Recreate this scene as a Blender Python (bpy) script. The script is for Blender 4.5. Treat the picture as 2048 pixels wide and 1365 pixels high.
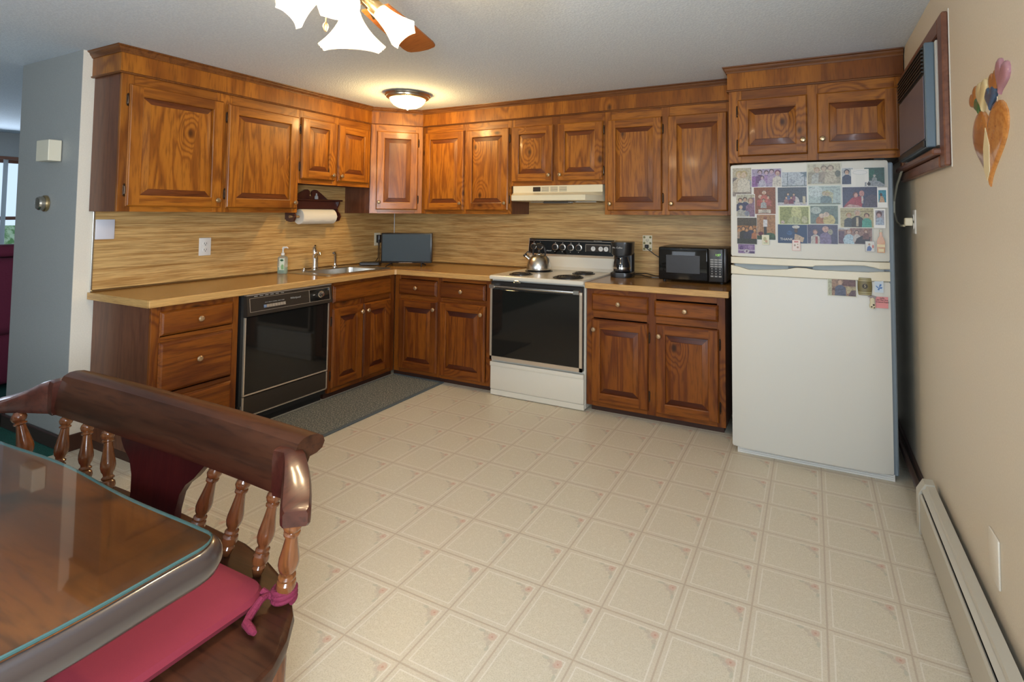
import bpy, bmesh, math, random
from mathutils import Vector, Matrix, Euler
random.seed(7)
for o in list(bpy.data.objects): bpy.data.objects.remove(o)
SC = bpy.context.scene
COL = SC.collection
PI = math.pi
# ------------------------------------------------------------------ camera
F, PX, PY = 1027.77, 1136.95, 385.83
cd = bpy.data.cameras.new('camera'); cam = bpy.data.objects.new('camera', cd); COL.objects.link(cam)
rt = Vector((0.904, 0.4274, 0.0062)); up = Vector((0.0128, -0.0418, 0.999)); fw = Vector((-0.4273, 0.9031, 0.0432))
rt.normalize(); fw = (fw - rt*fw.dot(rt)).normalized(); up = rt.cross(fw)
cam.matrix_world = Matrix(((rt.x, up.x, -fw.x, 3.7443), (rt.y, up.y, -fw.y, -3.8790), (rt.z, up.z, -fw.z, 1.32876), (0, 0, 0, 1)))
cd.sensor_width = 36; cd.lens = F/2048*36
cd.shift_x = -(PX-1024)/2048; cd.shift_y = (PY-682.5)/2048
cd.clip_start = 0.05
SC.camera = cam
# ------------------------------------------------------------------ world, view, big lights
W = bpy.data.worlds.new('World'); SC.world = W; W.use_nodes = True
W.node_tree.nodes['Background'].inputs[0].default_value = (0.62, 0.78, 1.0, 1)
W.node_tree.nodes['Background'].inputs[1].default_value = 1.1
SC.view_settings.view_transform = 'Standard'; SC.view_settings.look = 'None'
SC.view_settings.gamma = 1; SC.view_settings.use_curve_mapping = False
SC.view_settings.exposure = 0.13

def area(name, loc, target, sx, sy, power, color):
    l = bpy.data.lights.new(name, 'AREA'); l.shape = 'RECTANGLE'; l.size = sx; l.size_y = sy
    l.energy = power; l.color = color
    o = bpy.data.objects.new(name, l); COL.objects.link(o); o.location = loc
    o.rotation_euler = (Vector(target)-Vector(loc)).to_track_quat('-Z', 'Y').to_euler()
    return o
def point(name, loc, power, color, r=0.03):
    l = bpy.data.lights.new(name, 'POINT'); l.energy = power; l.color = color; l.shadow_soft_size = r
    o = bpy.data.objects.new(name, l); COL.objects.link(o); o.location = loc
    return o
DAY = (0.76, 0.87, 1.0); WARM = (1.0, 0.76, 0.46)
area('daylight_side_window', (4.20, -4.60, 1.38), (1.0, -2.6, 1.9), 0.74, 0.80, 105, (0.76, 0.87, 1.0))
area('front_fill_light', (1.6, -6.43, 1.45), (1.6, 0, 1.3), 2.2, 1.2, 27, (0.86, 0.93, 1.0))  # added fill light behind the camera, no such source in view
area('daylight_living_window', (-4.6, -1.6, 1.4), (0, -2.6, 1.2), 1.6, 1.1, 30, DAY)

# ------------------------------------------------------------------ room numbers
WX = 4.213; CZ = 2.255; YW = -2.446; CH = 0.870; ZU = 1.333; ZF = 2.103; ZS = 1.560

# ------------------------------------------------------------------ materials
def mat(name, col, rough=0.5, metal=0.0, coat=0.0, emit=None, es=0.0, spec=0.5, bump=None, trans=0.0):
    m = bpy.data.materials.new(name); m.use_nodes = True; nt = m.node_tree; b = nt.nodes['Principled BSDF']
    b.inputs['Base Color'].default_value = (*col, 1); b.inputs['Roughness'].default_value = rough
    b.inputs['Metallic'].default_value = metal; b.inputs['Coat Weight'].default_value = coat
    b.inputs['Coat Roughness'].default_value = 0.12
    b.inputs['Specular IOR Level'].default_value = spec
    b.inputs['Transmission Weight'].default_value = trans
    if emit: b.inputs['Emission Color'].default_value = (*emit, 1); b.inputs['Emission Strength'].default_value = es
    if bump:
        n = nt.nodes.new('ShaderNodeTexNoise'); n.inputs['Scale'].default_value = bump[0]; n.inputs['Detail'].default_value = 3
        tc = nt.nodes.new('ShaderNodeTexCoord'); nt.links.new(tc.outputs['Object'], n.inputs['Vector'])
        bp = nt.nodes.new('ShaderNodeBump'); bp.inputs['Strength'].default_value = bump[1]; bp.inputs['Distance'].default_value = bump[2]
        nt.links.new(n.outputs['Fac'], bp.inputs['Height']); nt.links.new(bp.outputs['Normal'], b.inputs['Normal'])
    return m

class NT:
    """tiny node-expression helper"""
    def __init__(s, m): s.nt = m.node_tree; s.N = s.nt.nodes; s.L = s.nt.links
    def plug(s, inp, v):
        if isinstance(v, (int, float)): inp.default_value = v
        elif isinstance(v, tuple): inp.default_value = v if len(v) == 4 or inp.type == 'VECTOR' else (*v, 1)
        else: s.L.new(v, inp)
    def math(s, op, a, b=0.0, c=None):
        n = s.N.new('ShaderNodeMath'); n.operation = op; s.plug(n.inputs[0], a); s.plug(n.inputs[1], b)
        if c is not None: s.plug(n.inputs[2], c)
        return n.outputs[0]
    def ss(s, x, e0, e1, o0=0.0, o1=1.0):
        n = s.N.new('ShaderNodeMapRange'); n.interpolation_type = 'SMOOTHSTEP'
        s.plug(n.inputs['Value'], x); n.inputs['From Min'].default_value = e0; n.inputs['From Max'].default_value = e1
        n.inputs['To Min'].default_value = o0; n.inputs['To Max'].default_value = o1
        return n.outputs[0]
    def mix(s, f, a, b, mode='MIX'):
        n = s.N.new('ShaderNodeMix'); n.data_type = 'RGBA'; n.blend_type = mode
        s.plug(n.inputs['Factor'], f); s.plug(n.inputs[6], a); s.plug(n.inputs[7], b)
        return n.outputs[2]
    def noise(s, vec, scale, detail=2, rough=0.5, dist=0.0):
        n = s.N.new('ShaderNodeTexNoise'); n.inputs['Scale'].default_value = scale; n.inputs['Detail'].default_value = detail
        n.inputs['Roughness'].default_value = rough; n.inputs['Distortion'].default_value = dist
        s.L.new(vec, n.inputs['Vector']); return n.outputs['Fac']
    def mapping(s, vec, scale=(1, 1, 1), loc=(0, 0, 0), rot=(0, 0, 0)):
        n = s.N.new('ShaderNodeMapping'); n.inputs['Scale'].default_value = scale; n.inputs['Location'].default_value = loc
        n.inputs['Rotation'].default_value = rot; s.L.new(vec, n.inputs['Vector']); return n.outputs[0]
    def obj(s, rnd=True):
        tc = s.N.new('ShaderNodeTexCoord')
        if not rnd: return tc.outputs['Object']
        oi = s.N.new('ShaderNodeObjectInfo'); v = s.N.new('ShaderNodeVectorMath'); v.operation = 'SCALE'
        v.inputs[0].default_value = (17.3, 9.1, 23.7); s.L.new(oi.outputs['Random'], v.inputs['Scale'])
        a = s.N.new('ShaderNodeVectorMath'); a.operation = 'ADD'; s.L.new(tc.outputs['Object'], a.inputs[0]); s.L.new(v.outputs[0], a.inputs[1])
        return a.outputs[0]
    def bump(s, h, strength, dist, b):
        n = s.N.new('ShaderNodeBump'); n.inputs['Strength'].default_value = strength; n.inputs['Distance'].default_value = dist
        s.L.new(h, n.inputs['Height']); s.L.new(n.outputs[0], b.inputs['Normal'])

def wood(name, light, mid, dark, axis='z', rough=0.42, knots=True, ring=20.0, coat=0.08, scale=1.0, patch=0.5, kscale=None):
    m = mat(name, mid, rough, coat=coat, spec=0.32); t = NT(m); b = t.N['Principled BSDF']
    v = t.obj()
    k = {'x': (0.10, 1, 1), 'y': (1, 0.10, 1), 'z': (1, 1, 0.10)}[axis]
    g = t.mapping(v, tuple(q*7*scale for q in k))
    n1 = t.noise(g, 1.0, 3, 0.45, 0.5)
    h = n1; kmask = None
    if knots:
        vo = t.N.new('ShaderNodeTexVoronoi'); vo.inputs['Scale'].default_value = 1
        kk = kscale or {'x': (1.7, 3.4), 'y': (3.2, 1.5), 'z': (3.2, 2.0)}[axis]
        sp_ = t.N.new('ShaderNodeSeparateXYZ'); t.L.new(v, sp_.inputs[0]); cb = t.N.new('ShaderNodeCombineXYZ')
        t.plug(cb.inputs[0], t.math('MULTIPLY', sp_.outputs[0], kk[0])); t.plug(cb.inputs[1], t.math('MULTIPLY', sp_.outputs[1 if kscale else 2], kk[1]))
        vo.voronoi_dimensions = '2D'; t.L.new(cb.outputs[0], vo.inputs['Vector'])
        sel = t.N.new('ShaderNodeSeparateColor'); t.L.new(vo.outputs['Color'], sel.inputs[0])
        on = t.math('GREATER_THAN', sel.outputs[0], 0.60)
        near = t.math('MULTIPLY', t.ss(vo.outputs['Distance'], 0.36, 0.0), on)
        h = t.math('MULTIPLY_ADD', near, 0.5, n1)
        kmask = t.math('MULTIPLY', t.ss(t.math('MULTIPLY_ADD', n1, 0.05, vo.outputs['Distance']), 0.105, 0.035), t.math('MULTIPLY', on, 0.85))
    rings = t.math('MULTIPLY_ADD', t.math('SINE', t.math('MULTIPLY', h, ring*2)), 0.5, 0.5)
    rings = t.math('POWER', rings, 1.8)
    fine = t.noise(t.mapping(v, tuple(q*110 for q in k)), 1.0, 2)
    big = t.noise(t.mapping(v, tuple(q*2.3 for q in (k[0]*2.0 if k[0] < 1 else 1, k[1]*2.0 if k[1] < 1 else 1, k[2]*2.0 if k[2] < 1 else 1))), 1.0, 2)
    c = t.mix(t.math('MULTIPLY', rings, 0.80), (*light, 1), (*mid, 1))
    c = t.mix(t.ss(fine, 0.45, 0.75, 0.0, 0.45), c, (*dark, 1))
    c = t.mix(t.ss(big, 0.42, 0.72, 0.0, patch), c, (*mid, 1))
    c = t.mix(t.ss(big, 0.55, 0.80, 0.0, 0.8), c, (*dark, 1))
    if kmask is not None: c = t.mix(kmask, c, tuple(q*0.6 for q in dark)+(1,))
    t.L.new(c, b.inputs['Base Color'])
    t.bump(fine, 0.15, 0.001, b)
    return m
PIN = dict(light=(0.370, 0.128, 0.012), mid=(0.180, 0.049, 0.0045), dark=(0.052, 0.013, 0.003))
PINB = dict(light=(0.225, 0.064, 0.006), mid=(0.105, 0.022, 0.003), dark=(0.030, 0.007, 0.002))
WV = wood('stained_pine_vertical', axis='z', **PIN); WH = wood('stained_pine_horizontal', axis='x', **PIN)
WVP = wood('stained_pine_panel', axis='z', ring=26, **PIN)
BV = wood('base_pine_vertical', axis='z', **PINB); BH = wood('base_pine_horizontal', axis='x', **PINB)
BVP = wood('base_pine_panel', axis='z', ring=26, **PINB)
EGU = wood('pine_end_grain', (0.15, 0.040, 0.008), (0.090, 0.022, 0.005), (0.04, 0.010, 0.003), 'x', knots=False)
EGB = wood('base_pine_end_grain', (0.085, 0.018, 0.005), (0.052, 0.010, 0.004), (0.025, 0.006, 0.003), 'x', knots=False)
CRW = wood('dark_stained_molding', (0.17, 0.060, 0.014), (0.11, 0.036, 0.009), (0.045, 0.014, 0.005), 'x', knots=False)
SOF = wood('soffit_pine', axis='z', scale=0.7, ring=9, **PIN)
ENDP = wood('end_panel_wood', (0.15, 0.055, 0.026), (0.105, 0.036, 0.018), (0.05, 0.016, 0.01), 'z', rough=0.38)
TOE = mat('toe_kick_wood', (0.045, 0.014, 0.006), 0.6)
BENCH = wood('bench_dark_walnut_x', (0.062, 0.021, 0.009), (0.030, 0.009, 0.004), (0.010, 0.004, 0.003), 'x', rough=0.36, knots=False, coat=0.10, ring=14)
BENCHY = wood('bench_dark_walnut_y', (0.075, 0.021, 0.012), (0.040, 0.010, 0.006), (0.012, 0.004, 0.003), 'y', rough=0.30, knots=False, coat=0.35, ring=14)
TURN = wood('turned_walnut', (0.230, 0.080, 0.024), (0.140, 0.042, 0.014), (0.030, 0.009, 0.005), 'z', rough=0.22, knots=False, coat=0.7, ring=10)
SPLAT = wood('splat_mahogany', (0.060, 0.010, 0.008), (0.042, 0.006, 0.006), (0.018, 0.003, 0.004), 'z', rough=0.3, knots=False, coat=0.4)
TABLE = wood('pine_table_top', (0.190, 0.060, 0.010), (0.080, 0.022, 0.005), (0.010, 0.004, 0.003), 'x', rough=0.35, patch=0.8, kscale=(2.2, 3.6), knots=True, coat=0.1, ring=12, scale=0.8)
TRIMW = wood('window_casing_wood', (0.20, 0.085, 0.05), (0.14, 0.055, 0.034), (0.06, 0.025, 0.018), 'y', rough=0.35, knots=False)
def _blotch():
    t = NT(TABLE); b = t.N['Principled BSDF']; src = b.inputs['Base Color'].links[0].from_socket
    n = t.noise(t.mapping(t.obj(False), (3.2, 5.5, 1)), 1.0, 3, 0.55, 0.4)
    t.L.new(t.mix(t.ss(n, 0.50, 0.63, 0, 0.85), src, (0.014, 0.007, 0.005, 1)), b.inputs['Base Color'])
_blotch()
BLADE = wood('fan_blade_oak', (0.42, 0.16, 0.045), (0.27, 0.085, 0.022), (0.14, 0.04, 0.012), 'x', knots=False, ring=16, rough=0.4)
HEART = wood('carved_oak', (0.62, 0.27, 0.07), (0.45, 0.17, 0.04), (0.22, 0.07, 0.02), 'y', knots=True, ring=22, rough=0.2, coat=0.8)
HOLD = mat('dark_cherry_holder', (0.060, 0.012, 0.009), 0.3, coat=0.5)

def laminate(name, base, streak, sc, rough, coat=0.0, amt=0.8):
    m = mat(name, base, rough, coat=coat); t = NT(m); b = t.N['Principled BSDF']; v = t.obj(False)
    n1 = t.noise(t.mapping(v, tuple(q*1.0 for q in sc)), 1.0, 4, 0.6)
    n2 = t.noise(t.mapping(v, tuple(q*3.7 for q in sc)), 1.0, 3, 0.6)
    c = t.mix(t.ss(n1, 0.42, 0.66, 0, amt), (*base, 1), (*streak, 1))
    c = t.mix(t.ss(n2, 0.45, 0.70, 0, amt*0.8), c, tuple(q*0.72 for q in streak)+(1,))
    c = t.mix(t.ss(n2, 0.50, 0.30, 0, 0.45), c, tuple(min(1, q*1.3) for q in base)+(1,))
    t.L.new(c, b.inputs['Base Color']); return m
SPL_L = laminate('grasscloth_laminate_side', (0.60, 0.385, 0.150), (0.36, 0.175, 0.045), (16, 1.6, 48), 0.42)
SPL_B = laminate('grasscloth_laminate_back', (0.60, 0.385, 0.150), (0.36, 0.175, 0.045), (1.6, 16, 48), 0.42)
CTOP_L = laminate('countertop_laminate_side', (0.40, 0.215, 0.060), (0.27, 0.120, 0.030), (60, 3.0, 60), 0.20, amt=0.5)
CTOP_B = laminate('countertop_laminate_back', (0.40, 0.215, 0.060), (0.27, 0.120, 0.030), (3.0, 60, 60), 0.20, amt=0.5)
CTOP_D = laminate('countertop_laminate_diagonal', (0.36, 0.190, 0.060), (0.20, 0.085, 0.024), (26, 26, 60), 0.20, amt=0.8)
CEDGE = laminate('countertop_wood_edge', (0.56, 0.330, 0.115), (0.40, 0.200, 0.060), (4, 4, 90), 0.4, amt=0.6)

def floor_mat():
    m = mat('floral_sheet_vinyl', (0.6, 0.55, 0.45), 0.34, spec=0.35); t = NT(m); b = t.N['Principled BSDF']
    g = t.N.new('ShaderNodeNewGeometry'); s = t.N.new('ShaderNodeSeparateXYZ'); t.L.new(g.outputs['Position'], s.inputs[0])
    S = 0.2298
    u = t.math('FRACT', t.math('DIVIDE', t.math('ADD', s.outputs[0], 40*S-2.1639), S))
    w = t.math('FRACT', t.math('DIVIDE', t.math('ADD', s.outputs[1], 80*S+1.9692), S))
    du = t.math('MINIMUM', u, t.math('SUBTRACT', 1.0, u)); dw = t.math('MINIMUM', w, t.math('SUBTRACT', 1.0, w))
    e = t.math('MINIMUM', du, dw)
    n = t.noise(g.outputs['Position'], 240, 2); n2 = t.noise(g.outputs['Position'], 70, 3); n3 = t.noise(g.outputs['Position'], 1.7, 2)
    c = t.mix(t.ss(n, 0.4, 0.68, 0, 0.6), (0.62, 0.570, 0.450, 1), (0.46, 0.405, 0.305, 1))
    c = t.mix(t.ss(n2, 0.48, 0.70, 0, 0.35), c, (0.70, 0.655, 0.55, 1))
    c = t.mix(t.ss(n3, 0.4, 0.7, 0, 0.18), c, (0.52, 0.455, 0.36, 1))
    band = t.ss(e, 0.075, 0.060)                                   # border strip round each tile
    c = t.mix(t.math('MULTIPLY', band, 0.30), c, (0.60, 0.53, 0.43, 1))
    line = t.math('MULTIPLY', t.ss(t.math('ABSOLUTE', t.math('SUBTRACT', e, 0.078)), 0.014, 0.003), 0.65)
    c = t.mix(t.math('MULTIPLY', line, 0.75), c, (0.78, 0.745, 0.68, 1))
    gr = t.ss(e, 0.020, 0.004)
    c = t.mix(t.math('MULTIPLY', gr, 0.50), c, (0.37, 0.275, 0.205, 1))
    def blob(cx, cy, r, col, amt, sx=1.0, sy=1.0, soft=0.5):
        nonlocal c
        a = t.math('MULTIPLY', t.math('SUBTRACT', u, cx), sx); q = t.math('MULTIPLY', t.math('SUBTRACT', w, cy), sy)
        d = t.math('SQRT', t.math('ADD', t.math('MULTIPLY', a, a), t.math('MULTIPLY', q, q)))
        d = t.math('ADD', d, t.math('MULTIPLY', t.math('SUBTRACT', n2, 0.5), r*0.9))
        c = t.mix(t.ss(d, r, r*soft, 0, amt), c, (*col, 1))
    GR = (0.40, 0.41, 0.33); PK = (0.56, 0.365, 0.29); DK = (0.33, 0.265, 0.23)
    blob(0.66, 0.885, 0.040, GR, 0.55, 0.6, 1.3); blob(0.885, 0.66, 0.040, GR, 0.55, 1.3, 0.6)
    blob(0.74, 0.86, 0.045, DK, 0.30, 0.8, 1); blob(0.86, 0.74, 0.045, DK, 0.30, 1, 0.8)
    blob(0.80, 0.80, 0.060, (0.46, 0.40, 0.34), 0.5)
    blob(0.850, 0.850, 0.072, PK, 0.65, soft=0.6); blob(0.850, 0.850, 0.022, (0.45, 0.22, 0.16), 0.6)
    t.L.new(c, b.inputs['Base Color'])
    hh = t.math('ADD', t.math('MULTIPLY', n, 0.25), t.math('MULTIPLY', gr, -1.0))
    t.bump(hh, 0.25, 0.0012, b)
    return m
FLOOR = floor_mat()

def speckle(name, c1, c2, sc, rough, b_s=0.5, b_d=0.003, e0=0.42, e1=0.62):
    m = mat(name, c1, rough); t = NT(m); b = t.N['Principled BSDF']; v = t.obj(False)
    n = t.noise(v, sc, 3, 0.6)
    t.L.new(t.mix(t.ss(n, e0, e1), (*c1, 1), (*c2, 1)), b.inputs['Base Color']); t.bump(n, b_s, b_d, b); return m
CEIL = speckle('popcorn_ceiling', (0.63, 0.705, 0.79), (0.70, 0.775, 0.85), 95, 0.95, 0.8, 0.004)
WALLR = speckle('beige_wall_paint', (0.66, 0.595, 0.480), (0.69, 0.625, 0.51), 160, 0.42, 0.25, 0.0012)
WALLG = speckle('grey_wall_paint', (0.315, 0.325, 0.315), (0.335, 0.345, 0.335), 160, 0.55, 0.2, 0.001)
WALLW = speckle('cream_wall_paint', (0.72, 0.67, 0.57), (0.75, 0.70, 0.60), 160, 0.55, 0.2, 0.001)
RUG = speckle('grey_flecked_mat', (0.100, 0.108, 0.100), (0.36, 0.35, 0.29), 110, 0.95, 1.0, 0.006, 0.46, 0.68)
RUGE = mat('mat_edge_blue_grey', (0.085, 0.105, 0.115), 0.9)
CARPET = speckle('green_carpet', (0.006, 0.075, 0.060), (0.010, 0.120, 0.095), 200, 1.0, 1.0, 0.006)
FRONTW = mat('fridge_door_enamel', (0.64, 0.635, 0.580), 0.42, bump=(260, 0.12, 0.0008))
CREAM = mat('cream_plastic', (0.70, 0.655, 0.520), 0.35)
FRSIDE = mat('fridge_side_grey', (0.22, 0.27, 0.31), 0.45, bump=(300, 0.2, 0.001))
BISQ = mat('bisque_enamel', (0.68, 0.64, 0.545), 0.22)
ALMOND = mat('almond_metal', (0.72, 0.655, 0.47), 0.3)
BLACKG = mat('black_glass', (0.010, 0.009, 0.008), 0.05, spec=0.42)
BLACKP = mat('black_plastic', (0.016, 0.015, 0.015), 0.32)
BLACKM = mat('black_matte', (0.012, 0.012, 0.012), 0.6)
BROWNP = mat('dark_brown_panel', (0.030, 0.022, 0.016), 0.35)
CHROME = mat('chrome', (0.75, 0.74, 0.72), 0.12, 1.0)
STEEL = mat('brushed_steel', (0.60, 0.585, 0.55), 0.27, 1.0)
SINKM = mat('sink_steel', (0.50, 0.48, 0.44), 0.30, 1.0)
CHAMP = mat('champagne_trim', (0.70, 0.60, 0.48), 0.3, 0.7)
BRASS = mat('antique_brass', (0.42, 0.31, 0.16), 0.3, 0.9)
KNOBM = mat('antique_brass_knob', (0.50, 0.36, 0.20), 0.28, 0.85)
KNOBL = mat('worn_bronze_knob', (0.48, 0.33, 0.19), 0.35, 0.7)
HINGE = mat('dark_bronze_hinge', (0.07, 0.045, 0.03), 0.35, 0.8)
NICKEL = mat('brushed_nickel', (0.45, 0.41, 0.34), 0.25, 0.95)
WHITEP = mat('white_plastic', (0.75, 0.74, 0.70), 0.35)
LILAC = mat('pale_blue_white_plastic', (0.66, 0.66, 0.72), 0.4)
IVORY = mat('ivory_plastic', (0.70, 0.64, 0.47), 0.4)
PAPER = mat('paper_towel', (0.78, 0.74, 0.64), 0.95, bump=(220, 0.3, 0.002))
PAPERS = mat('paper_towel_core_side', (0.60, 0.58, 0.56), 0.95)
HEATM = mat('putty_enamel_heater', (0.50, 0.475, 0.40), 0.35)
HEATD = mat('heater_dark_slot', (0.02, 0.02, 0.02), 0.7)
DARKB = mat('dark_brown_baseboard', (0.045, 0.026, 0.022), 0.4)
BURG = mat('burgundy_cushion_fabric', (0.210, 0.015, 0.030), 0.85, bump=(420, 0.25, 0.001))
TIE = mat('burgundy_braided_tie', (0.20, 0.015, 0.045), 0.85, bump=(180, 0.8, 0.003))
SOFAM = mat('burgundy_sofa_fabric', (0.110, 0.008, 0.028), 0.9, bump=(90, 0.4, 0.004))
PILLOW = speckle('patterned_pillow', (0.05, 0.045, 0.04), (0.20, 0.17, 0.15), 14, 0.9, 0.3, 0.002)
ACBLUE = mat('blue_grey_plastic', (0.105, 0.150, 0.185), 0.4)
ACDARK = mat('dark_air_grille', (0.018, 0.016, 0.014), 0.45)
ACFACE = mat('purple_grey_panel', (0.130, 0.120, 0.150), 0.35)
SCREEN = mat('dark_blue_screen', (0.030, 0.046, 0.060), 0.4, spec=0.35)
TEAL = mat('display_green', (0.1, 0.3, 0.05), 0.5, emit=(0.45, 0.9, 0.15), es=1.1)
BULB = mat('lit_bulb', (1, 0.9, 0.7), 0.4, emit=(1.0, 0.80, 0.50), es=40)
WHITEIN = mat('white_lettering', (0.62, 0.60, 0.56), 0.5)
GREYIN = mat('grey_lettering', (0.36, 0.35, 0.33), 0.5)
BLIND = mat('white_blind_vane', (0.66, 0.70, 0.72), 0.6)
LEAF = speckle('garden_green', (0.10, 0.22, 0.06), (0.45, 0.55, 0.35), 12, 0.9, 0.2, 0.002)

def glassy(name, col, transp, trans=0.0, emit=0.0, ecol=(1, 0.82, 0.55)):
    """frosted or clear glass that lets lamp light through"""
    m = bpy.data.materials.new(name); m.use_nodes = True; nt = m.node_tree; nt.nodes.clear()
    out = nt.nodes.new('ShaderNodeOutputMaterial'); tr = nt.nodes.new('ShaderNodeBsdfTransparent'); tr.inputs[0].default_value = (*col, 1)
    tl = nt.nodes.new('ShaderNodeBsdfTranslucent'); tl.inputs[0].default_value = (*col, 1)
    gl = nt.nodes.new('ShaderNodeBsdfPrincipled'); gl.inputs['Base Color'].default_value = (*col, 1); gl.inputs['Roughness'].default_value = 0.08
    if emit: gl.inputs['Emission Color'].default_value = (*ecol, 1); gl.inputs['Emission Strength'].default_value = emit
    m1 = nt.nodes.new('ShaderNodeMixShader'); m1.inputs[0].default_value = trans
    m2 = nt.nodes.new('ShaderNodeMixShader'); m2.inputs[0].default_value = transp
    nt.links.new(gl.outputs[0], m1.inputs[1]); nt.links.new(tl.outputs[0], m1.inputs[2])
    nt.links.new(m1.outputs[0], m2.inputs[1]); nt.links.new(tr.outputs[0], m2.inputs[2]); nt.links.new(m2.outputs[0], out.inputs[0])
    return m
SHADE = glassy('frosted_lamp_glass', (1, 0.92, 0.80), 0.55, 0.5, 0.7)
DOME = glassy('lit_alabaster_dome', (1.0, 0.90, 0.70), 0.55, 0.5, 7.0, (1.0, 0.78, 0.46))

CLEAR = mat('clear_plastic', (0.80, 0.86, 0.80), 0.1, trans=0.8)
TGLASS = bpy.data.materials.new('table_glass_sheet'); TGLASS.use_nodes = True
def _tg():
    nt = TGLASS.node_tree; nt.nodes.clear(); out = nt.nodes.new('ShaderNodeOutputMaterial')
    tr = nt.nodes.new('ShaderNodeBsdfTransparent'); tr.inputs[0].default_value = (0.97, 0.985, 0.975, 1)
    gl = nt.nodes.new('ShaderNodeBsdfGlossy'); gl.inputs['Roughness'].default_value = 0.03; gl.inputs['Color'].default_value = (1, 1, 1, 1)
    fr = nt.nodes.new('ShaderNodeFresnel'); fr.inputs[0].default_value = 1.5
    ge = nt.nodes.new('ShaderNodeNewGeometry'); sb = nt.nodes.new('ShaderNodeMath'); sb.operation = 'SUBTRACT'; sb.inputs[0].default_value = 1; nt.links.new(ge.outputs['Backfacing'], sb.inputs[1])
    mu = nt.nodes.new('ShaderNodeMath'); mu.operation = 'MULTIPLY'; nt.links.new(fr.outputs[0], mu.inputs[0]); nt.links.new(sb.outputs[0], mu.inputs[1])
    mx = nt.nodes.new('ShaderNodeMixShader'); nt.links.new(mu.outputs[0], mx.inputs[0])
    nt.links.new(tr.outputs[0], mx.inputs[1]); nt.links.new(gl.outputs[0], mx.inputs[2]); nt.links.new(mx.outputs[0], out.inputs[0])
_tg()
GEDGE = mat('green_glass_edge', (0.035, 0.085, 0.078), 0.1, spec=0.8)
JARG = mat('clear_jar_glass', (0.85, 0.85, 0.85), 0.05, trans=0.6)

_cm = {}
def print_ink(r, g, b):
    k = ('ink', r, g, b)
    if k in _cm: return _cm[k]
    r, g, b = [q*0.72 for q in (r, g, b)]
    m = mat('photo_ink_%02d_%02d_%02d' % (r*99, g*99, b*99), (r, g, b), 0.4); t = NT(m); v = t.obj()
    n1 = t.noise(v, 110, 3, 0.6); n2 = t.noise(v, 330, 2)
    c = t.mix(t.ss(n1, 0.42, 0.62, 0, 0.55), (r, g, b, 1), (r*0.35, g*0.35, b*0.38, 1))
    c = t.mix(t.ss(n2, 0.52, 0.70, 0, 0.5), c, (min(1, r*1.5+0.06), min(1, g*1.5+0.06), min(1, b*1.5+0.06), 1))
    t.L.new(c, t.N['Principled BSDF'].inputs['Base Color']); _cm[k] = m
    return m
def flat(r, g, b, rough=0.5):
    k = (r, g, b, rough)
    if k not in _cm: _cm[k] = mat('print_%02d_%02d_%02d' % (r*99, g*99, b*99), (r, g, b), rough)
    return _cm[k]

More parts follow.
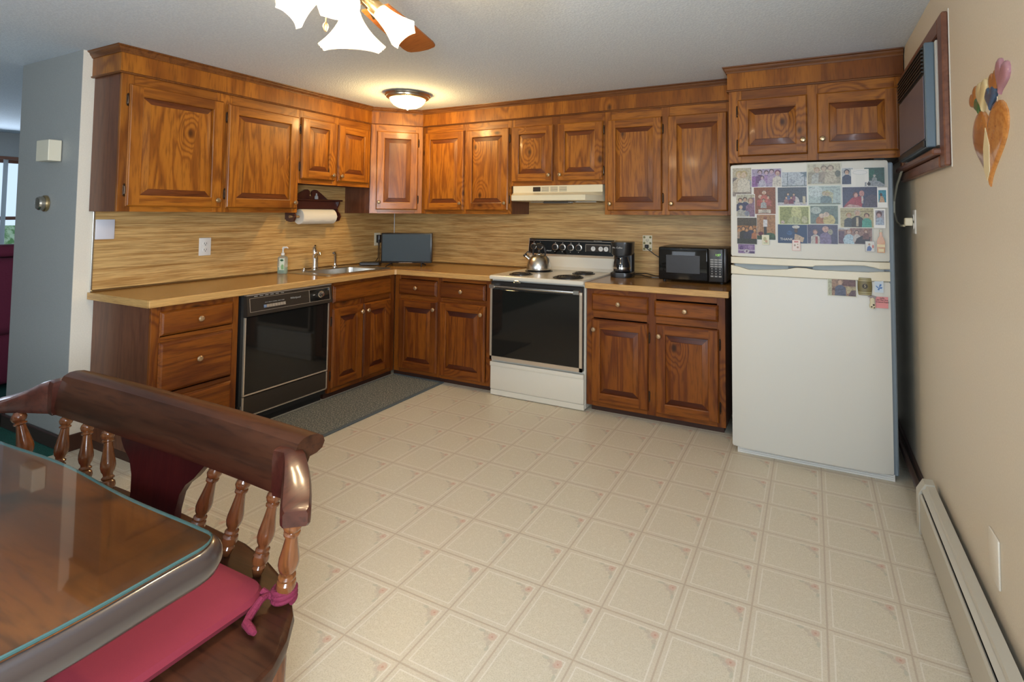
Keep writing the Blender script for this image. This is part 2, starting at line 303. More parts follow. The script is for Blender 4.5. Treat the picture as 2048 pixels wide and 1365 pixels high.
# ------------------------------------------------------------------ mesh helpers
class M:
    def __init__(s): s.v = []; s.f = []; s.m = []
    def add(s, vs, fs, m=0):
        n = len(s.v); s.v += [tuple(q) for q in vs]; s.f += [[i+n for i in f] for f in fs]
        s.m += (m if isinstance(m, list) else [m]*len(fs)); return s
    def box(s, x0, x1, y0, y1, z0, z1, m=0, bev=0.0, seg=1):
        x0, x1 = min(x0, x1), max(x0, x1); y0, y1 = min(y0, y1), max(y0, y1); z0, z1 = min(z0, z1), max(z0, z1)
        V = [(x, y, z) for x in (x0, x1) for y in (y0, y1) for z in (z0, z1)]
        Fc = [(0, 1, 3, 2), (4, 6, 7, 5), (0, 4, 5, 1), (2, 3, 7, 6), (0, 2, 6, 4), (1, 5, 7, 3)]
        if bev <= 0: return s.add(V, Fc, m)
        bm = bmesh.new(); vv = [bm.verts.new(q) for q in V]
        for f in Fc: bm.faces.new([vv[i] for i in f])
        bmesh.ops.bevel(bm, geom=list(bm.edges), offset=min(bev, (x1-x0)*.45, (y1-y0)*.45, (z1-z0)*.45), segments=seg, affect='EDGES', profile=0.5)
        bm.verts.index_update(); s.add([q.co[:] for q in bm.verts], [[q.index for q in f.verts] for f in bm.faces], m); bm.free(); return s
    def quad(s, a, b, c, d, m=0): return s.add([a, b, c, d], [(0, 1, 2, 3)], m)
    def loft(s, rings, m=0, cap0=True, cap1=True, closed=True):
        n = len(rings[0]); vs = [q for r in rings for q in r]; fs = []
        for i in range(len(rings)-1):
            for j in range(n if closed else n-1):
                fs.append((i*n+j, i*n+(j+1) % n, (i+1)*n+(j+1) % n, (i+1)*n+j))
        if cap0: fs.append(tuple(reversed(range(n))))
        if cap1: fs.append(tuple(range((len(rings)-1)*n, len(rings)*n)))
        return s.add(vs, fs, m)
    def lathe(s, prof, c=(0, 0, 0), axis='z', seg=24, m=0, ang=None):
        ax = {'x': ((0, 1, 0), (0, 0, 1), (1, 0, 0)), 'y': ((0, 0, 1), (1, 0, 0), (0, 1, 0)), 'z': ((1, 0, 0), (0, 1, 0), (0, 0, 1))}
        if isinstance(axis, str): a, b, d = [Vector(q) for q in ax[axis]]
        else:
            d = Vector(axis).normalized(); a = d.orthogonal().normalized(); b = d.cross(a)
        c = Vector(c); rings = []
        for r, h in prof:
            r = max(r, 1e-4)
            rings.append([c + d*h + (a*math.cos(2*PI*k/seg) + b*math.sin(2*PI*k/seg))*r for k in range(seg)])
        return s.loft(rings, m)
    def tube(s, pts, r, seg=8, m=0):
        pts = [Vector(p) for p in pts]; rings = []; prev = None
        for i, p in enumerate(pts):
            d = (pts[min(i+1, len(pts)-1)] - pts[max(i-1, 0)]).normalized()
            if prev is None: a = d.orthogonal().normalized()
            else: a = (prev - d*prev.dot(d)).normalized()
            prev = a; b = d.cross(a); rr = r[i] if isinstance(r, (list, tuple)) else r
            rings.append([p + (a*math.cos(2*PI*k/seg)+b*math.sin(2*PI*k/seg))*rr for k in range(seg)])
        return s.loft(rings, m)
    def prism(s, poly, plane, d0, d1, m=0):
        def P(a, b, d): return {'xz': (a, d, b), 'xy': (a, b, d), 'yz': (d, a, b)}[plane]
        return s.loft([[P(a, b, d0) for a, b in poly], [P(a, b, d1) for a, b in poly]], m)
    def mesh(s, name, mats):
        me = bpy.data.meshes.new(name); me.from_pydata(s.v, [], s.f)
        for q in (mats if isinstance(mats, (list, tuple)) else [mats]): me.materials.append(q)
        for p, i in zip(me.polygons, s.m): p.material_index = i
        bm = bmesh.new(); bm.from_mesh(me); bmesh.ops.recalc_face_normals(bm, faces=bm.faces); bm.to_mesh(me); bm.free()
        me.polygons.foreach_set('use_smooth', [True]*len(me.polygons)); me.set_sharp_from_angle(angle=math.radians(33)); me.update()
        return me
def obj(name, g, mats, parent=None, label=None):
    o = bpy.data.objects.new(name, g.mesh(name, mats)); COL.objects.link(o)
    if parent: o.parent = parent
    if label: o['label'] = label
    return o
def tag(o, label, cat, group=None):
    o['label'] = label; o['category'] = cat
    if group: o['group'] = group
    return o
def thing(name, label, cat, loc=(0, 0, 0), rz=0.0, group=None, rot=None):
    o = bpy.data.objects.new(name, None); COL.objects.link(o); o.location = loc; o.empty_display_size = 0.05
    o.rotation_euler = rot if rot else (0, 0, rz)
    return tag(o, label, cat, group)
def struct(name, g, mats, label=None):
    o = obj(name, g, mats); o['kind'] = 'structure'
    if label: o['label'] = label
    return o
def text(parent, name, s, size, loc, material, rot=(PI/2, 0, 0), ext=0.0004, align='CENTER', label=None):
    cu = bpy.data.curves.new(name, 'FONT'); cu.body = s; cu.size = size; cu.extrude = ext; cu.align_x = align; cu.align_y = 'CENTER'
    cu.resolution_u = 2
    t = bpy.data.objects.new(name, cu); COL.objects.link(t)
    dg = bpy.context.evaluated_depsgraph_get(); me = bpy.data.meshes.new_from_object(t.evaluated_get(dg))
    bpy.data.objects.remove(t); bpy.data.curves.remove(cu)
    me.materials.clear(); me.materials.append(material)
    o = bpy.data.objects.new(name, me); COL.objects.link(o); o.parent = parent; o.location = loc; o.rotation_euler = rot
    if label: o['label'] = label
    return o
def rrect(cx, cy, w, h, r, n=5):
    P = []
    for sx, sy, a0 in ((1, 1, 0), (-1, 1, 90), (-1, -1, 180), (1, -1, 270)):
        for k in range(n+1):
            a = math.radians(a0+90*k/n); P.append((cx+sx*(w/2-r)+r*math.cos(a), cy+sy*(h/2-r)+r*math.sin(a)))
    return P

# ------------------------------------------------------------------ the setting
YB = -6.5
struct('floor', M().box(-0.02, WX+0.1, YB, 0.1, -0.1, 0), FLOOR)
struct('floor', M().box(-5.0, -0.02, YB, 2.0, -0.1, 0.008), CARPET)
struct('ceiling', M().box(-5.0, WX+0.1, YB, 2.0, CZ, CZ+0.1), CEIL)
struct('wall_back', M().box(-0.12, WX+0.1, 0, 0.1, 0, CZ), WALLR)
struct('wall_left', M().box(-0.12, 0, YW, 0.0, 0, CZ), WALLW)
struct('wall_partition', M().box(-0.765, -0.12, YW, YW+0.12, 0, CZ).box(-0.12, -0.001, YW-0.002, YW+0.001, 0, CZ), WALLG)
# right wall with an opening for the high window (y -1.50..-0.55, z 1.60..2.03)
g = M().box(WX, WX+0.12, YB, -5.02, 0, CZ).box(WX, WX+0.12, -4.18, -1.50, 0, CZ).box(WX, WX+0.12, -5.02, -4.18, 1.84, CZ).box(WX, WX+0.12, -5.02, -4.18, 0, 0.92).box(WX, WX+0.12, -0.55, 0.1, 0, CZ)
g.box(WX, WX+0.12, -1.50, -0.55, 0, 1.595).box(WX, WX+0.12, -1.50, -0.55, 2.035, CZ)
struct('wall_right', g, WALLR)
g = M().box(-5, 0.5, YB-0.1, YB, 0, CZ).box(2.7, WX+0.1, YB-0.1, YB, 0, CZ)
g.box(0.5, 2.7, YB-0.1, YB, 0, 0.85).box(0.5, 2.7, YB-0.1, YB, 2.05, CZ)
struct('wall_front', g, WALLW)
# far living-room wall with window y -2.3..-0.85, z 0.55..1.96
g = M().box(-4.9, -4.78, YB, -2.5, 0, CZ).box(-4.9, -4.78, -0.75, 2.0, 0, CZ).box(-4.9, -4.78, -2.5, -0.75, 0, 0.55).box(-4.9, -4.78, -2.5, -0.75, 1.95, CZ)
struct('wall_living_room', g, WALLG)
struct('wall_side', M().box(-4.9, -0.12, 1.9, 2.0, 0, CZ), WALLG)
def window(name, x, y0, y1, z0, z1, axis, mats, d=0.05):
    g = M(); t = 0.05
    def B(a0, a1, b0, b1, o0, o1):
        if axis == 'x': g.box(o0, o1, a0, a1, b0, b1, 0, 0.006)
        else: g.box(a0, a1, o0, o1, b0, b1, 0, 0.006)
    B(y0, y0+t, z0, z1, x, x+d); B(y1-t, y1, z0, z1, x, x+d); B(y0+t, y1-t, z0, z0+t, x, x+d); B(y0+t, y1-t, z1-t, z1, x, x+d)
    B(y0+t, y1-t, (z0+z1)/2-0.02, (z0+z1)/2+0.02, x, x+d)
    w_ = struct(name, g, mats); p = M(); xm = x+d/2
    if axis == 'x': p.box(xm-0.002, xm+0.002, y0+t, y1-t, z0+t, z1-t)
    else: p.box(y0+t, y1-t, xm-0.002, xm+0.002, z0+t, z1-t)
    obj('pane', p, TGLASS, w_); return w_
window('window_1', -4.86, -2.5, -0.75, 0.55, 1.95, 'x', TRIMW)
window('window_added', YB-0.08, 0.5, 2.7, 0.85, 2.05, 'y', TRIMW)  # unseen window added behind the camera to go with the fill light
window('window_3', WX+0.03, -5.02, -4.18, 0.92, 1.84, 'x', TRIMW)
tag(obj('garden_hedge', M().box(-7.3, -6.9, -4, 2, 0, 1.12, 0, 0.05), LEAF), 'green hedge outside the living room window', 'hedge')
# casing of the high window on the right wall
g = M().box(WX-0.022, WX, -1.575, -1.50, 1.52, 2.10, 0, 0.005).box(WX-0.022, WX, -0.60, -0.53, 1.52, 2.10, 0, 0.005)
g.box(WX-0.022, WX, -1.50, -0.60, 2.035, 2.10, 0, 0.005).box(WX-0.026, WX, -1.50, -0.60, 1.52, 1.565, 0, 0.004).box(WX-0.05, WX+0.1, -1.52, -0.58, 1.567, 1.592, 0, 0.006)
struct('window_4', g, TRIMW)
struct('trim_1', M().box(WX-0.002, WX, -1.583, -1.5755, 1.515, 2.105), WHITEP)
g = M().box(WX-0.018, WX, -4.15, -0.02, 0, 0.085, 0, 0.004)
struct('baseboard_right', g, DARKB)
struct('baseboard_left', M().box(0, 0.014, YW, -2.362, 0, 0.09, 0, 0.004), TOE)
struct('baseboard_partition', M().box(-0.78, 0.012, YW-0.018, YW-0.002, 0.008, 0.085, 0, 0.004).box(-0.779, -0.765, YW-0.018, YW+0.12, 0.008, 0.085), DARKB)
struct('trim_2', M().box(0, 0.009, -2.372, -2.362, CH, ZU, 0, 0.002), STEEL)
struct('backsplash_left', M().box(0, 0.005, -2.362, 0, CH-0.01, ZF), SPL_L)
struct('backsplash_back', M().box(0.005, 3.32, -0.005, 0, CH-0.01, ZF), SPL_B)
struct('trim_3', M().box(0.005, 0.019, -2.37, -0.02, CH+0.0005, CH+0.012, 0, 0.004).box(0.02, 1.56, -0.019, -0.005, CH+0.0005, CH+0.012, 0, 0.004), BRASS)

# ------------------------------------------------------------------ cabinets
def rect(x0, x1, z0, z1, i, y): return [(x0+i, y, z0+i), (x1-i, y, z0+i), (x1-i, y, z1-i), (x0+i, y, z1-i)]
def rings(g, rs, vh=(0, 1), cap=None):
    for a, b in zip(rs[:-1], rs[1:]):
        g.add(a+b, [(0, 1, 5, 4), (1, 2, 6, 5), (2, 3, 7, 6), (3, 0, 4, 7)], [vh[1], vh[0], vh[1], vh[0]])
    if cap is not None: g.add(rs[-1], [(0, 1, 2, 3)], cap)
def knob(parent, x, z, y, m, r=0.0155):
    g = M().lathe([(0.006, 0.002), (0.0055, -0.010), (0.008, -0.013), (r, -0.017), (r, -0.021), (r*0.72, -0.026), (0.002, -0.028)], (x, y, z), 'y', 20)
    return obj('knob', g, m, parent)
def hinge(parent, x, z, y):
    g = M().box(x-0.006, x+0.006, y-0.004, y, z-0.028, z+0.028, 0, 0.002)
    g.tube([(x, y-0.006, z-0.022), (x, y-0.008, z), (x, y-0.006, z+0.022)], 0.004, 8)
    g.lathe([(0.002, -0.036), (0.005, -0.031), (0.002, -0.026)], (x, y-0.004, z), 'z', 8).lathe([(0.002, 0.026), (0.005, 0.031), (0.002, 0.036)], (x, y-0.004, z), 'z', 8)
    return obj('hinge', g, HINGE, parent)
def door(root, x0, x1, z0, z1, yf, kn, side, mats, km, hz=0.09):
    s = 0.060
    g = M(); rs = [rect(x0, x1, z0, z1, 0, yf), rect(x0, x1, z0, z1, 0, yf-0.010), rect(x0, x1, z0, z1, 0.003, yf-0.013), rect(x0, x1, z0, z1, 0.004, yf-0.0185), rect(x0, x1, z0, z1, 0.008, yf-0.021)]
    rings(g, rs); y = yf-0.021; i = 0.008
    g.quad((x0+i, y, z0+i), (x0+s, y, z0+i), (x0+s, y, z1-i), (x0+i, y, z1-i), 0).quad((x1-s, y, z0+i), (x1-i, y, z0+i), (x1-i, y, z1-i), (x1-s, y, z1-i), 0)
    g.quad((x0+s, y, z0+i), (x1-s, y, z0+i), (x1-s, y, z0+s), (x0+s, y, z0+s), 1).quad((x0+s, y, z1-s), (x1-s, y, z1-s), (x1-s, y, z1-i), (x0+s, y, z1-i), 1)
    rings(g, [rect(x0, x1, z0, z1, s, y), rect(x0, x1, z0, z1, s+0.004, y+0.002), rect(x0, x1, z0, z1, s+0.005, y+0.013)])
    d = obj('door', g, mats[:2], root)
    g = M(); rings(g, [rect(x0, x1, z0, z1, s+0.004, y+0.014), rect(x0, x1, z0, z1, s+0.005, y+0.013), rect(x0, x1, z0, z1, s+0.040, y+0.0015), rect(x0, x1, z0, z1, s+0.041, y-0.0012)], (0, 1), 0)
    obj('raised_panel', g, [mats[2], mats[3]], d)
    if kn: knob(d, kn[0], kn[1], y, km)
    if side:
        hx = x0-0.005 if side == 'l' else x1+0.005
        hinge(d, hx, z0+hz, yf); hinge(d, hx, z1-hz, yf)
    return d
def drawer(root, x0, x1, z0, z1, yf, mats, km, kn=True, kz=None):
    g = M(); rings(g, [rect(x0, x1, z0, z1, 0, yf), rect(x0, x1, z0, z1, 0, yf-0.008), rect(x0, x1, z0, z1, 0.004, yf-0.012), rect(x0, x1, z0, z1, 0.006, yf-0.016), rect(x0, x1, z0, z1, 0.014, yf-0.021)], (1, 1), 1)
    d = obj('drawer', g, mats[:2], root)
    if kn: knob(d, (x0+x1)/2, kz or (z0+z1)/2, yf-0.021, km)
    return d
def face(root, x0, x1, z0, z1, yf, sx, rz, mats, t=0.019):
    """face frame: sx = list of stile (a,b), rz = list of rails (a,b) in z"""
    g = M()
    for a, b in sx: g.box(a, b, yf, yf+t, z0, z1, 0, 0.0015)
    sx = sorted(sx)
    for a, b in rz:
        for p, q in zip(sx[:-1], sx[1:]): g.box(p[1], q[0], yf+0.0003, yf+t, a, b, 1)
    return obj('face_frame', g, mats[:2], root)
def carcass(root, w, dep, z0, z1, endl=None, m=ENDP, t=0.016):
    g = M().box(0.002, t, -dep, -0.006, z0, z1).box(w-t, w-0.002, -dep, -0.006, z0, z1).box(t, w-t, -dep, -0.006, z0+0.012, z0+0.024).box(t, w-t, -dep, -0.006, z1-0.014, z1-0.002)
    g.box(t, w-t, -0.012, -0.006, z0, z1)
    return obj('carcass', g, m, root)
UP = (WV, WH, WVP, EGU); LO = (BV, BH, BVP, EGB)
D = 0.305
# --- wall cabinets. Left run: root at (0, y0), rotated 90 deg: local x -> +y, local -y -> +x
y0 = -2.394
r = thing('wall_cabinet', 'large two-door knotty pine wall cabinet at the left end, beside the grey wall', 'cabinet', (0, y0, 0), PI/2)
carcass(r, 1.094, D-0.02, ZU, ZF)
face(r, 0, 1.094, ZU, ZF, -D, [(0, 0.06), (0.50, 0.60), (1.05, 1.094)], [(ZU, ZU+0.05), (ZF-0.075, ZF)], UP)
door(r, 0.035, 0.540, 1.362, 2.047, -D, (0.512, 1.408), 'l', UP, KNOBM)
door(r, 0.572, 1.080, 1.362, 2.040, -D, (1.054, 1.408), 'l', UP, KNOBM)
y0 = -1.299
r = thing('wall_cabinet', 'short two-door pine wall cabinet over the sink', 'cabinet', (0, y0, 0), PI/2)
carcass(r, 0.687, D-0.02, ZS, ZF)
face(r, 0, 0.687, ZS-0.008, ZF, -D, [(0, 0.03), (0.30, 0.35), (0.655, 0.687)], [(ZS-0.008, ZS+0.03), (ZF-0.07, ZF)], UP)
door(r, 0.012, 0.315, 1.588, 2.047, -D, (0.288, 1.630), 'l', UP, KNOBM)
door(r, 0.340, 0.664, 1.588, 2.043, -D, (0.366, 1.630), None, UP, KNOBM)
# diagonal corner cabinet
r = thing('corner_wall_cabinet', 'single-door diagonal pine wall cabinet in the corner under the ceiling lamp', 'cabinet', (0.305, -0.61, 0), PI/4)
Lg = 0.305*math.sqrt(2); c45 = math.sqrt(0.5)
def loc45(x, y): return ((x-0.305)*c45+(y+0.61)*c45, -(x-0.305)*c45+(y+0.61)*c45)
g = M().prism([loc45(0.006, -0.609), loc45(0.30, -0.609), loc45(0.609, -0.300), loc45(0.609, -0.006), loc45(0.006, -0.006)], 'xy', ZU, ZF-0.001)
obj('carcass', g, ENDP, r)
face(r, 0, Lg, ZU, ZF, -0.016, [(0.0, 0.062), (Lg-0.062, Lg)], [(ZU, ZU+0.05), (ZF-0.07, ZF)], UP)
door(r, 0.048, Lg-0.040, 1.366, 2.046, -0.016, (0.074, 1.430), 'r', UP, KNOBM)
# back run (no rotation)
r = thing('wall_cabinet', 'two-door pine wall cabinet with large dark knots, between corner and range hood', 'cabinet', (0.610, 0, 0))
carcass(r, 0.927, D-0.02, ZU, ZF)
face(r, 0, 0.927, ZU, ZF, -D, [(0, 0.05), (0.44, 0.50), (0.89, 0.927)], [(ZU, ZU+0.05), (ZF-0.07, ZF)], UP)
door(r, 0.038, 0.462, 1.362, 2.045, -D, (0.436, 1.422), None, UP, KNOBM)
door(r, 0.486, 0.908, 1.362, 2.040, -D, (0.882, 1.422), 'r', UP, KNOBM)
r = thing('wall_cabinet', 'short two-door pine wall cabinet directly above the range hood', 'cabinet', (1.538, 0, 0))
carcass(r, 0.815, D-0.02, ZS, ZF)
face(r, 0, 0.815, ZS, ZF, -D, [(0, 0.03), (0.37, 0.44), (0.79, 0.815)], [(ZS, ZS+0.035), (ZF-0.075, ZF)], UP)
door(r, 0.014, 0.386, 1.592, 2.038, -D, (0.358, 1.640), None, UP, KNOBM)
door(r, 0.425, 0.802, 1.592, 2.038, -D, (0.455, 1.640), 'r', UP, KNOBM, 0.07)
r = thing('wall_cabinet', 'tall two-door pine wall cabinet above the coffee maker and microwave', 'cabinet', (2.354, 0, 0))
carcass(r, 0.900, D-0.02, ZU, ZF)
face(r, 0, 0.900, ZU, ZF, -D, [(0, 0.05), (0.43, 0.49), (0.878, 0.900)], [(ZU, ZU+0.05), (ZF-0.075, ZF)], UP)
door(r, 0.024, 0.436, 1.362, 2.036, -D, (0.050, 1.412), 'r', UP, KNOBM)
door(r, 0.480, 0.884, 1.362, 2.034, -D, (0.506, 1.412), None, UP, KNOBM)
r = thing('wall_cabinet', 'deep two-door pine cabinet above the refrigerator', 'cabinet', (3.286, 0, 0))
DF = 0.580
carcass(r, 0.925, DF-0.02, 1.655, ZF)
face(r, 0, 0.925, 1.655, ZF, -DF, [(0, 0.075), (0.44, 0.50), (0.878, 0.925)], [(1.655, 1.70), (ZF-0.06, ZF)], UP)
door(r, 0.054, 0.443, 1.694, 2.043, -DF, (0.418, 1.775), 'l', UP, KNOBM, 0.07)
door(r, 0.493, 0.893, 1.694, 2.043, -DF, (0.520, 1.775), None, UP, KNOBM)
# --- soffit boards with crown
def soffit(path, z0, z1, back, label):
    r = thing('soffit', label, 'soffit')
    pts = [Vector((x, y, 0)) for x, y in path]
    def off(d):
        out = []
        for i, p in enumerate(pts):
            ns = []
            for a, b in ((i-1, i), (i, i+1)):
                if 0 <= a and b < len(pts):
                    t = (pts[b]-pts[a]).normalized(); ns.append(Vector((t.y, -t.x, 0)))
            n = sum(ns, Vector()); n.normalize(); k = 1.0/max(0.3, n.dot(ns[0])); out.append(p + n*d*k)
        return out
    def band(prof, name, m):
        sec = [[(q.x, q.y, z) for q in off(d)] for d, z in prof]
        g = M(); n = len(pts)
        R = [[sec[j][i] for j in range(len(prof))] for i in range(n)]
        g.loft(R, 0, True, True, True)
        obj(name, g, m, r)
    band([(-back, z0), (0.006, z0), (0.006, z1-0.002), (-back, z1-0.002)], 'fascia_board', SOF)
    band([(-0.0, z0-0.003), (0.010, z0-0.002), (0.013, z0+0.005), (0.006, z0+0.010), (0.0, z0+0.010)], 'lower_molding', CRW)
    band([(0.0, z1-0.040), (0.011, z1-0.040), (0.013, z1-0.034), (0.016, z1-0.028), (0.020, z1-0.024), (0.024, z1-0.012), (0.032, z1-0.007), (0.034, z1-0.001), (0.0, z1-0.001)], 'crown_molding', CRW)
    return r
soffit([(0.0, -2.397), (D, -2.397), (D, -0.611), (0.611, -D), (3.284, -D)], ZF, CZ, 0.02, 'pine soffit board with crown molding along the left and back wall cabinets')
soffit([(3.284, -0.03), (3.284, -DF), (4.208, -DF)], ZF, CZ, 0.02, 'pine soffit board with crown molding over the deep refrigerator cabinet')

# --- base cabinets
ZT = CH-0.040; ZB = 0.045; BD = 0.61
def toe(root, x0, x1, dep=BD):
    obj('toe_kick', M().box(x0, x1, -dep+0.045, -0.02, 0.0, ZB-0.001), TOE, root)
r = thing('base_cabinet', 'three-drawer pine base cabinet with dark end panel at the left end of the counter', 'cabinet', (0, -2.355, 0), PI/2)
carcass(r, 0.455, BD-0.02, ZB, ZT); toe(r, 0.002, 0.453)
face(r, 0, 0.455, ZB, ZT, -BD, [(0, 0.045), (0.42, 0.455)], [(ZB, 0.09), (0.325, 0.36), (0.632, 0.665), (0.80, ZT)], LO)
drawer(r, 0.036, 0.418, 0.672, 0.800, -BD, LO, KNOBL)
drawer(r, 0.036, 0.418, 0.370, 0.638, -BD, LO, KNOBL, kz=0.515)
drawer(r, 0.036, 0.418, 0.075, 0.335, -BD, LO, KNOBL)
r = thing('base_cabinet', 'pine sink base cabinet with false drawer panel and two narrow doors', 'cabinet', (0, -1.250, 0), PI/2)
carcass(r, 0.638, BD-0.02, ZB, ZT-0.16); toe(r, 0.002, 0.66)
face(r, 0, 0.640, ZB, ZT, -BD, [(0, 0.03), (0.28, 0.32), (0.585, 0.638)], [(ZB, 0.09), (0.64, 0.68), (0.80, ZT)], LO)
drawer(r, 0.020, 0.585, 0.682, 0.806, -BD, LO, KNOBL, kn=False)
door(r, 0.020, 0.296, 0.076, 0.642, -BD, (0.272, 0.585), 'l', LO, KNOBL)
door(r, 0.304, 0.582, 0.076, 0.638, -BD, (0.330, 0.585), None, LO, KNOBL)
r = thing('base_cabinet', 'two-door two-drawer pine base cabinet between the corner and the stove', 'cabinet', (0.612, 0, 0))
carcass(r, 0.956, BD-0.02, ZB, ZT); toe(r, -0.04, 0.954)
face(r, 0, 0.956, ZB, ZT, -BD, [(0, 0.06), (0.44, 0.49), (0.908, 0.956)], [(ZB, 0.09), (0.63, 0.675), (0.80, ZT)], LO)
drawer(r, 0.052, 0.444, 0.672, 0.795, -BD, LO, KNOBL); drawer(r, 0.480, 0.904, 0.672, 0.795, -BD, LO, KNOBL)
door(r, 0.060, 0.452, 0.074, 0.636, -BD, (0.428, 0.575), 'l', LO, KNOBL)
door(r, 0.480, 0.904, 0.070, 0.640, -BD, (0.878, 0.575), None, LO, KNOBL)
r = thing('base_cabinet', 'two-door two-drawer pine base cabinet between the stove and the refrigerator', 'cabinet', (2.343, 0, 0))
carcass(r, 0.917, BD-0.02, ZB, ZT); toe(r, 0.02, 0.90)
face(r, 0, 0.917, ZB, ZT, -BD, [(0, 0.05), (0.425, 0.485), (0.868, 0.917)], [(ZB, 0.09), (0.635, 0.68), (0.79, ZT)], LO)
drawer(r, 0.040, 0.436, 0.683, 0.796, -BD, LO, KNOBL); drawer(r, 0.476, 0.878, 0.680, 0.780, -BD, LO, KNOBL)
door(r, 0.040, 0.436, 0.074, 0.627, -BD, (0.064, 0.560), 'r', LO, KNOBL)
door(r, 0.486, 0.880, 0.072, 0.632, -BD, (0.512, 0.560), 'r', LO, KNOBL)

# --- countertops (left one is cut out for the sink)
r = thing('countertop', 'L-shaped tan laminate countertop with light wood edge running under the sink', 'countertop')
z0, z1 = CH-0.038, CH
SX0, SX1, SY0, SY1 = 0.115, 0.500, -1.165, -0.645      # sink cut-out
g = M().box(0.0055, SX0, -2.380, -0.006, z0, z1, 0).box(SX1, 0.628, -2.380, -0.63, z0, z1, 0).box(SX0, SX1, -2.380, SY0, z0, z1, 0).box(SX0, SX1, SY1, -0.006, z0, z1, 0)
g.box(SX1, 0.64, -0.63, -0.006, z0, z1, 1).box(0.64, 1.568, -0.629, -0.006, z0, z1, 1)
obj('laminate_surface', g, [CTOP_L, CTOP_B], r)
g = M().box(0.628, 0.642, -2.3815, -0.652, z0-0.001, z1+0.0005, 0, 0.003).prism([(0.628, -0.652), (0.642, -0.652), (0.654, -0.640), (0.654, -0.628), (0.628, -0.628)], 'xy', z0-0.001, z1+0.0004)
g.box(0.654, 1.569, -0.642, -0.628, z0-0.001, z1+0.0005, 0, 0.003)
obj('wood_edge', g, CEDGE, r)
obj('end_edge', M().box(0.0055, 0.628, -2.3825, -2.380, z0-0.001, z1), CEDGE, r)
r = thing('countertop', 'short tan laminate countertop right of the stove, under the microwave', 'countertop')
obj('laminate_surface', M().box(2.340, 3.283, -0.628, -0.006, z0, z1), CTOP_D, r)
obj('wood_edge', M().box(2.339, 3.285, -0.642, -0.628, z0-0.001, z1+0.0005, 0, 0.003), CEDGE, r)

# ------------------------------------------------------------------ sink, faucet, sprayer
r = thing('kitchen_sink', 'stainless single-bowl drop-in sink set into the left countertop', 'sink', (0, 0, CH))
def rr3(cx, cy, w, h, rad, z, n=5): return [(a, b, z) for a, b in rrect(cx, cy, w, h, rad, n)]
ox, oy, ow, oh = 0.295, -0.90, 0.50, 0.64
bx, by, bw, bh = 0.325, -0.90, 0.34, 0.47
g = M().loft([rr3(ox, oy, ow, oh, 0.03, 0.0005), rr3(ox, oy, ow-0.004, oh-0.004, 0.03, 0.005), rr3(ox, oy, ow-0.016, oh-0.016, 0.03, 0.006),
              rr3(bx, by, bw+0.012, bh+0.012, 0.06, 0.005), rr3(bx, by, bw, bh, 0.06, 0.0), rr3(bx, by, bw-0.02, bh-0.02, 0.06, -0.12), rr3(bx, by, bw-0.06, bh-0.06, 0.05, -0.145), rr3(bx, by, 0.06, 0.06, 0.028, -0.15)], 0, False, False)
obj('basin', g, SINKM, r)
obj('drain', M().lathe([(0.045, -0.151), (0.045, -0.147), (0.03, -0.148), (0.005, -0.152)], (bx, by, 0), 'z', 20), CHROME, r)
r = thing('kitchen_faucet', 'single-lever chrome faucet standing on the sink ledge', 'faucet', (0.085, -0.960, CH+0.006))
g = M().lathe([(0.027, 0), (0.027, 0.006), (0.021, 0.012), (0.019, 0.05), (0.021, 0.085), (0.021, 0.115), (0.015, 0.13), (0.002, 0.135)], (0, 0, 0), 'z', 24)
obj('body', g, CHROME, r)
obj('spout', M().tube([(0.0, 0, 0.09), (0.04, -0.018, 0.125), (0.085, -0.038, 0.140), (0.115, -0.052, 0.134), (0.120, -0.054, 0.122)], [0.015, 0.013, 0.012, 0.012, 0.012], 14), CHROME, r)
obj('lever', M().tube([(0, 0, 0.125), (-0.006, -0.004, 0.150), (-0.002, -0.010, 0.176), (0.016, -0.014, 0.192)], [0.019, 0.017, 0.014, 0.007], 12), CHROME, r)
r = thing('side_sprayer', 'slim chrome side sprayer on the sink ledge, right of the faucet', 'sprayer', (0.085, -0.765, CH+0.006))
obj('base', M().lathe([(0.02, 0), (0.02, 0.008), (0.012, 0.018), (0.011, 0.03)], (0, 0, 0), 'z', 20), CHROME, r)
obj('spray_head', M().tube([(0, 0, 0.028), (0, 0, 0.085), (0.003, -0.006, 0.11), (0.016, -0.024, 0.126), (0.026, -0.040, 0.120)], [0.009, 0.011, 0.012, 0.012, 0.009], 12), CHROME, r)
tag(obj('sink_stopper', M().lathe([(0.022, 0.0), (0.022, 0.005), (0.008, 0.008), (0.006, 0.018), (0.009, 0.022), (0.002, 0.025)], (0.10, -1.070, CH+0.0065), 'z', 18), CHROME), 'small chrome sink stopper lying on the sink ledge left of the faucet', 'stopper')
# soap dispenser
r = thing('soap_bottle', 'clear pump bottle of green hand soap on the counter left of the sink', 'bottle', (0.115, -1.265, CH+0.001), 0.3)
g = M().loft([[(a, b, z) for a, b in rrect(0, 0, w, d, 0.012, 4)] for w, d, z in ((0.064, 0.036, 0), (0.068, 0.040, 0.005), (0.068, 0.040, 0.115), (0.060, 0.034, 0.128), (0.024, 0.022, 0.136), (0.022, 0.022, 0.142))])
obj('bottle_body', g, CLEAR, r)
obj('liquid_soap', M().loft([[(a, b, z) for a, b in rrect(0, 0, w, d, 0.010, 4)] for w, d, z in ((0.058, 0.030, 0.003), (0.060, 0.032, 0.006), (0.060, 0.032, 0.05))]), flat(0.40, 0.62, 0.45, 0.2), r, 'pale green liquid soap')
g = M().box(-0.012, 0.028, -0.0218, -0.0206, 0.03, 0.118, 0).prism([(-0.008+0.014*math.cos(a)+0.016, 0.103+0.008*math.sin(a)) for a in [k*PI/6 for k in range(12)]], 'xz', -0.0226, -0.0218, 1)
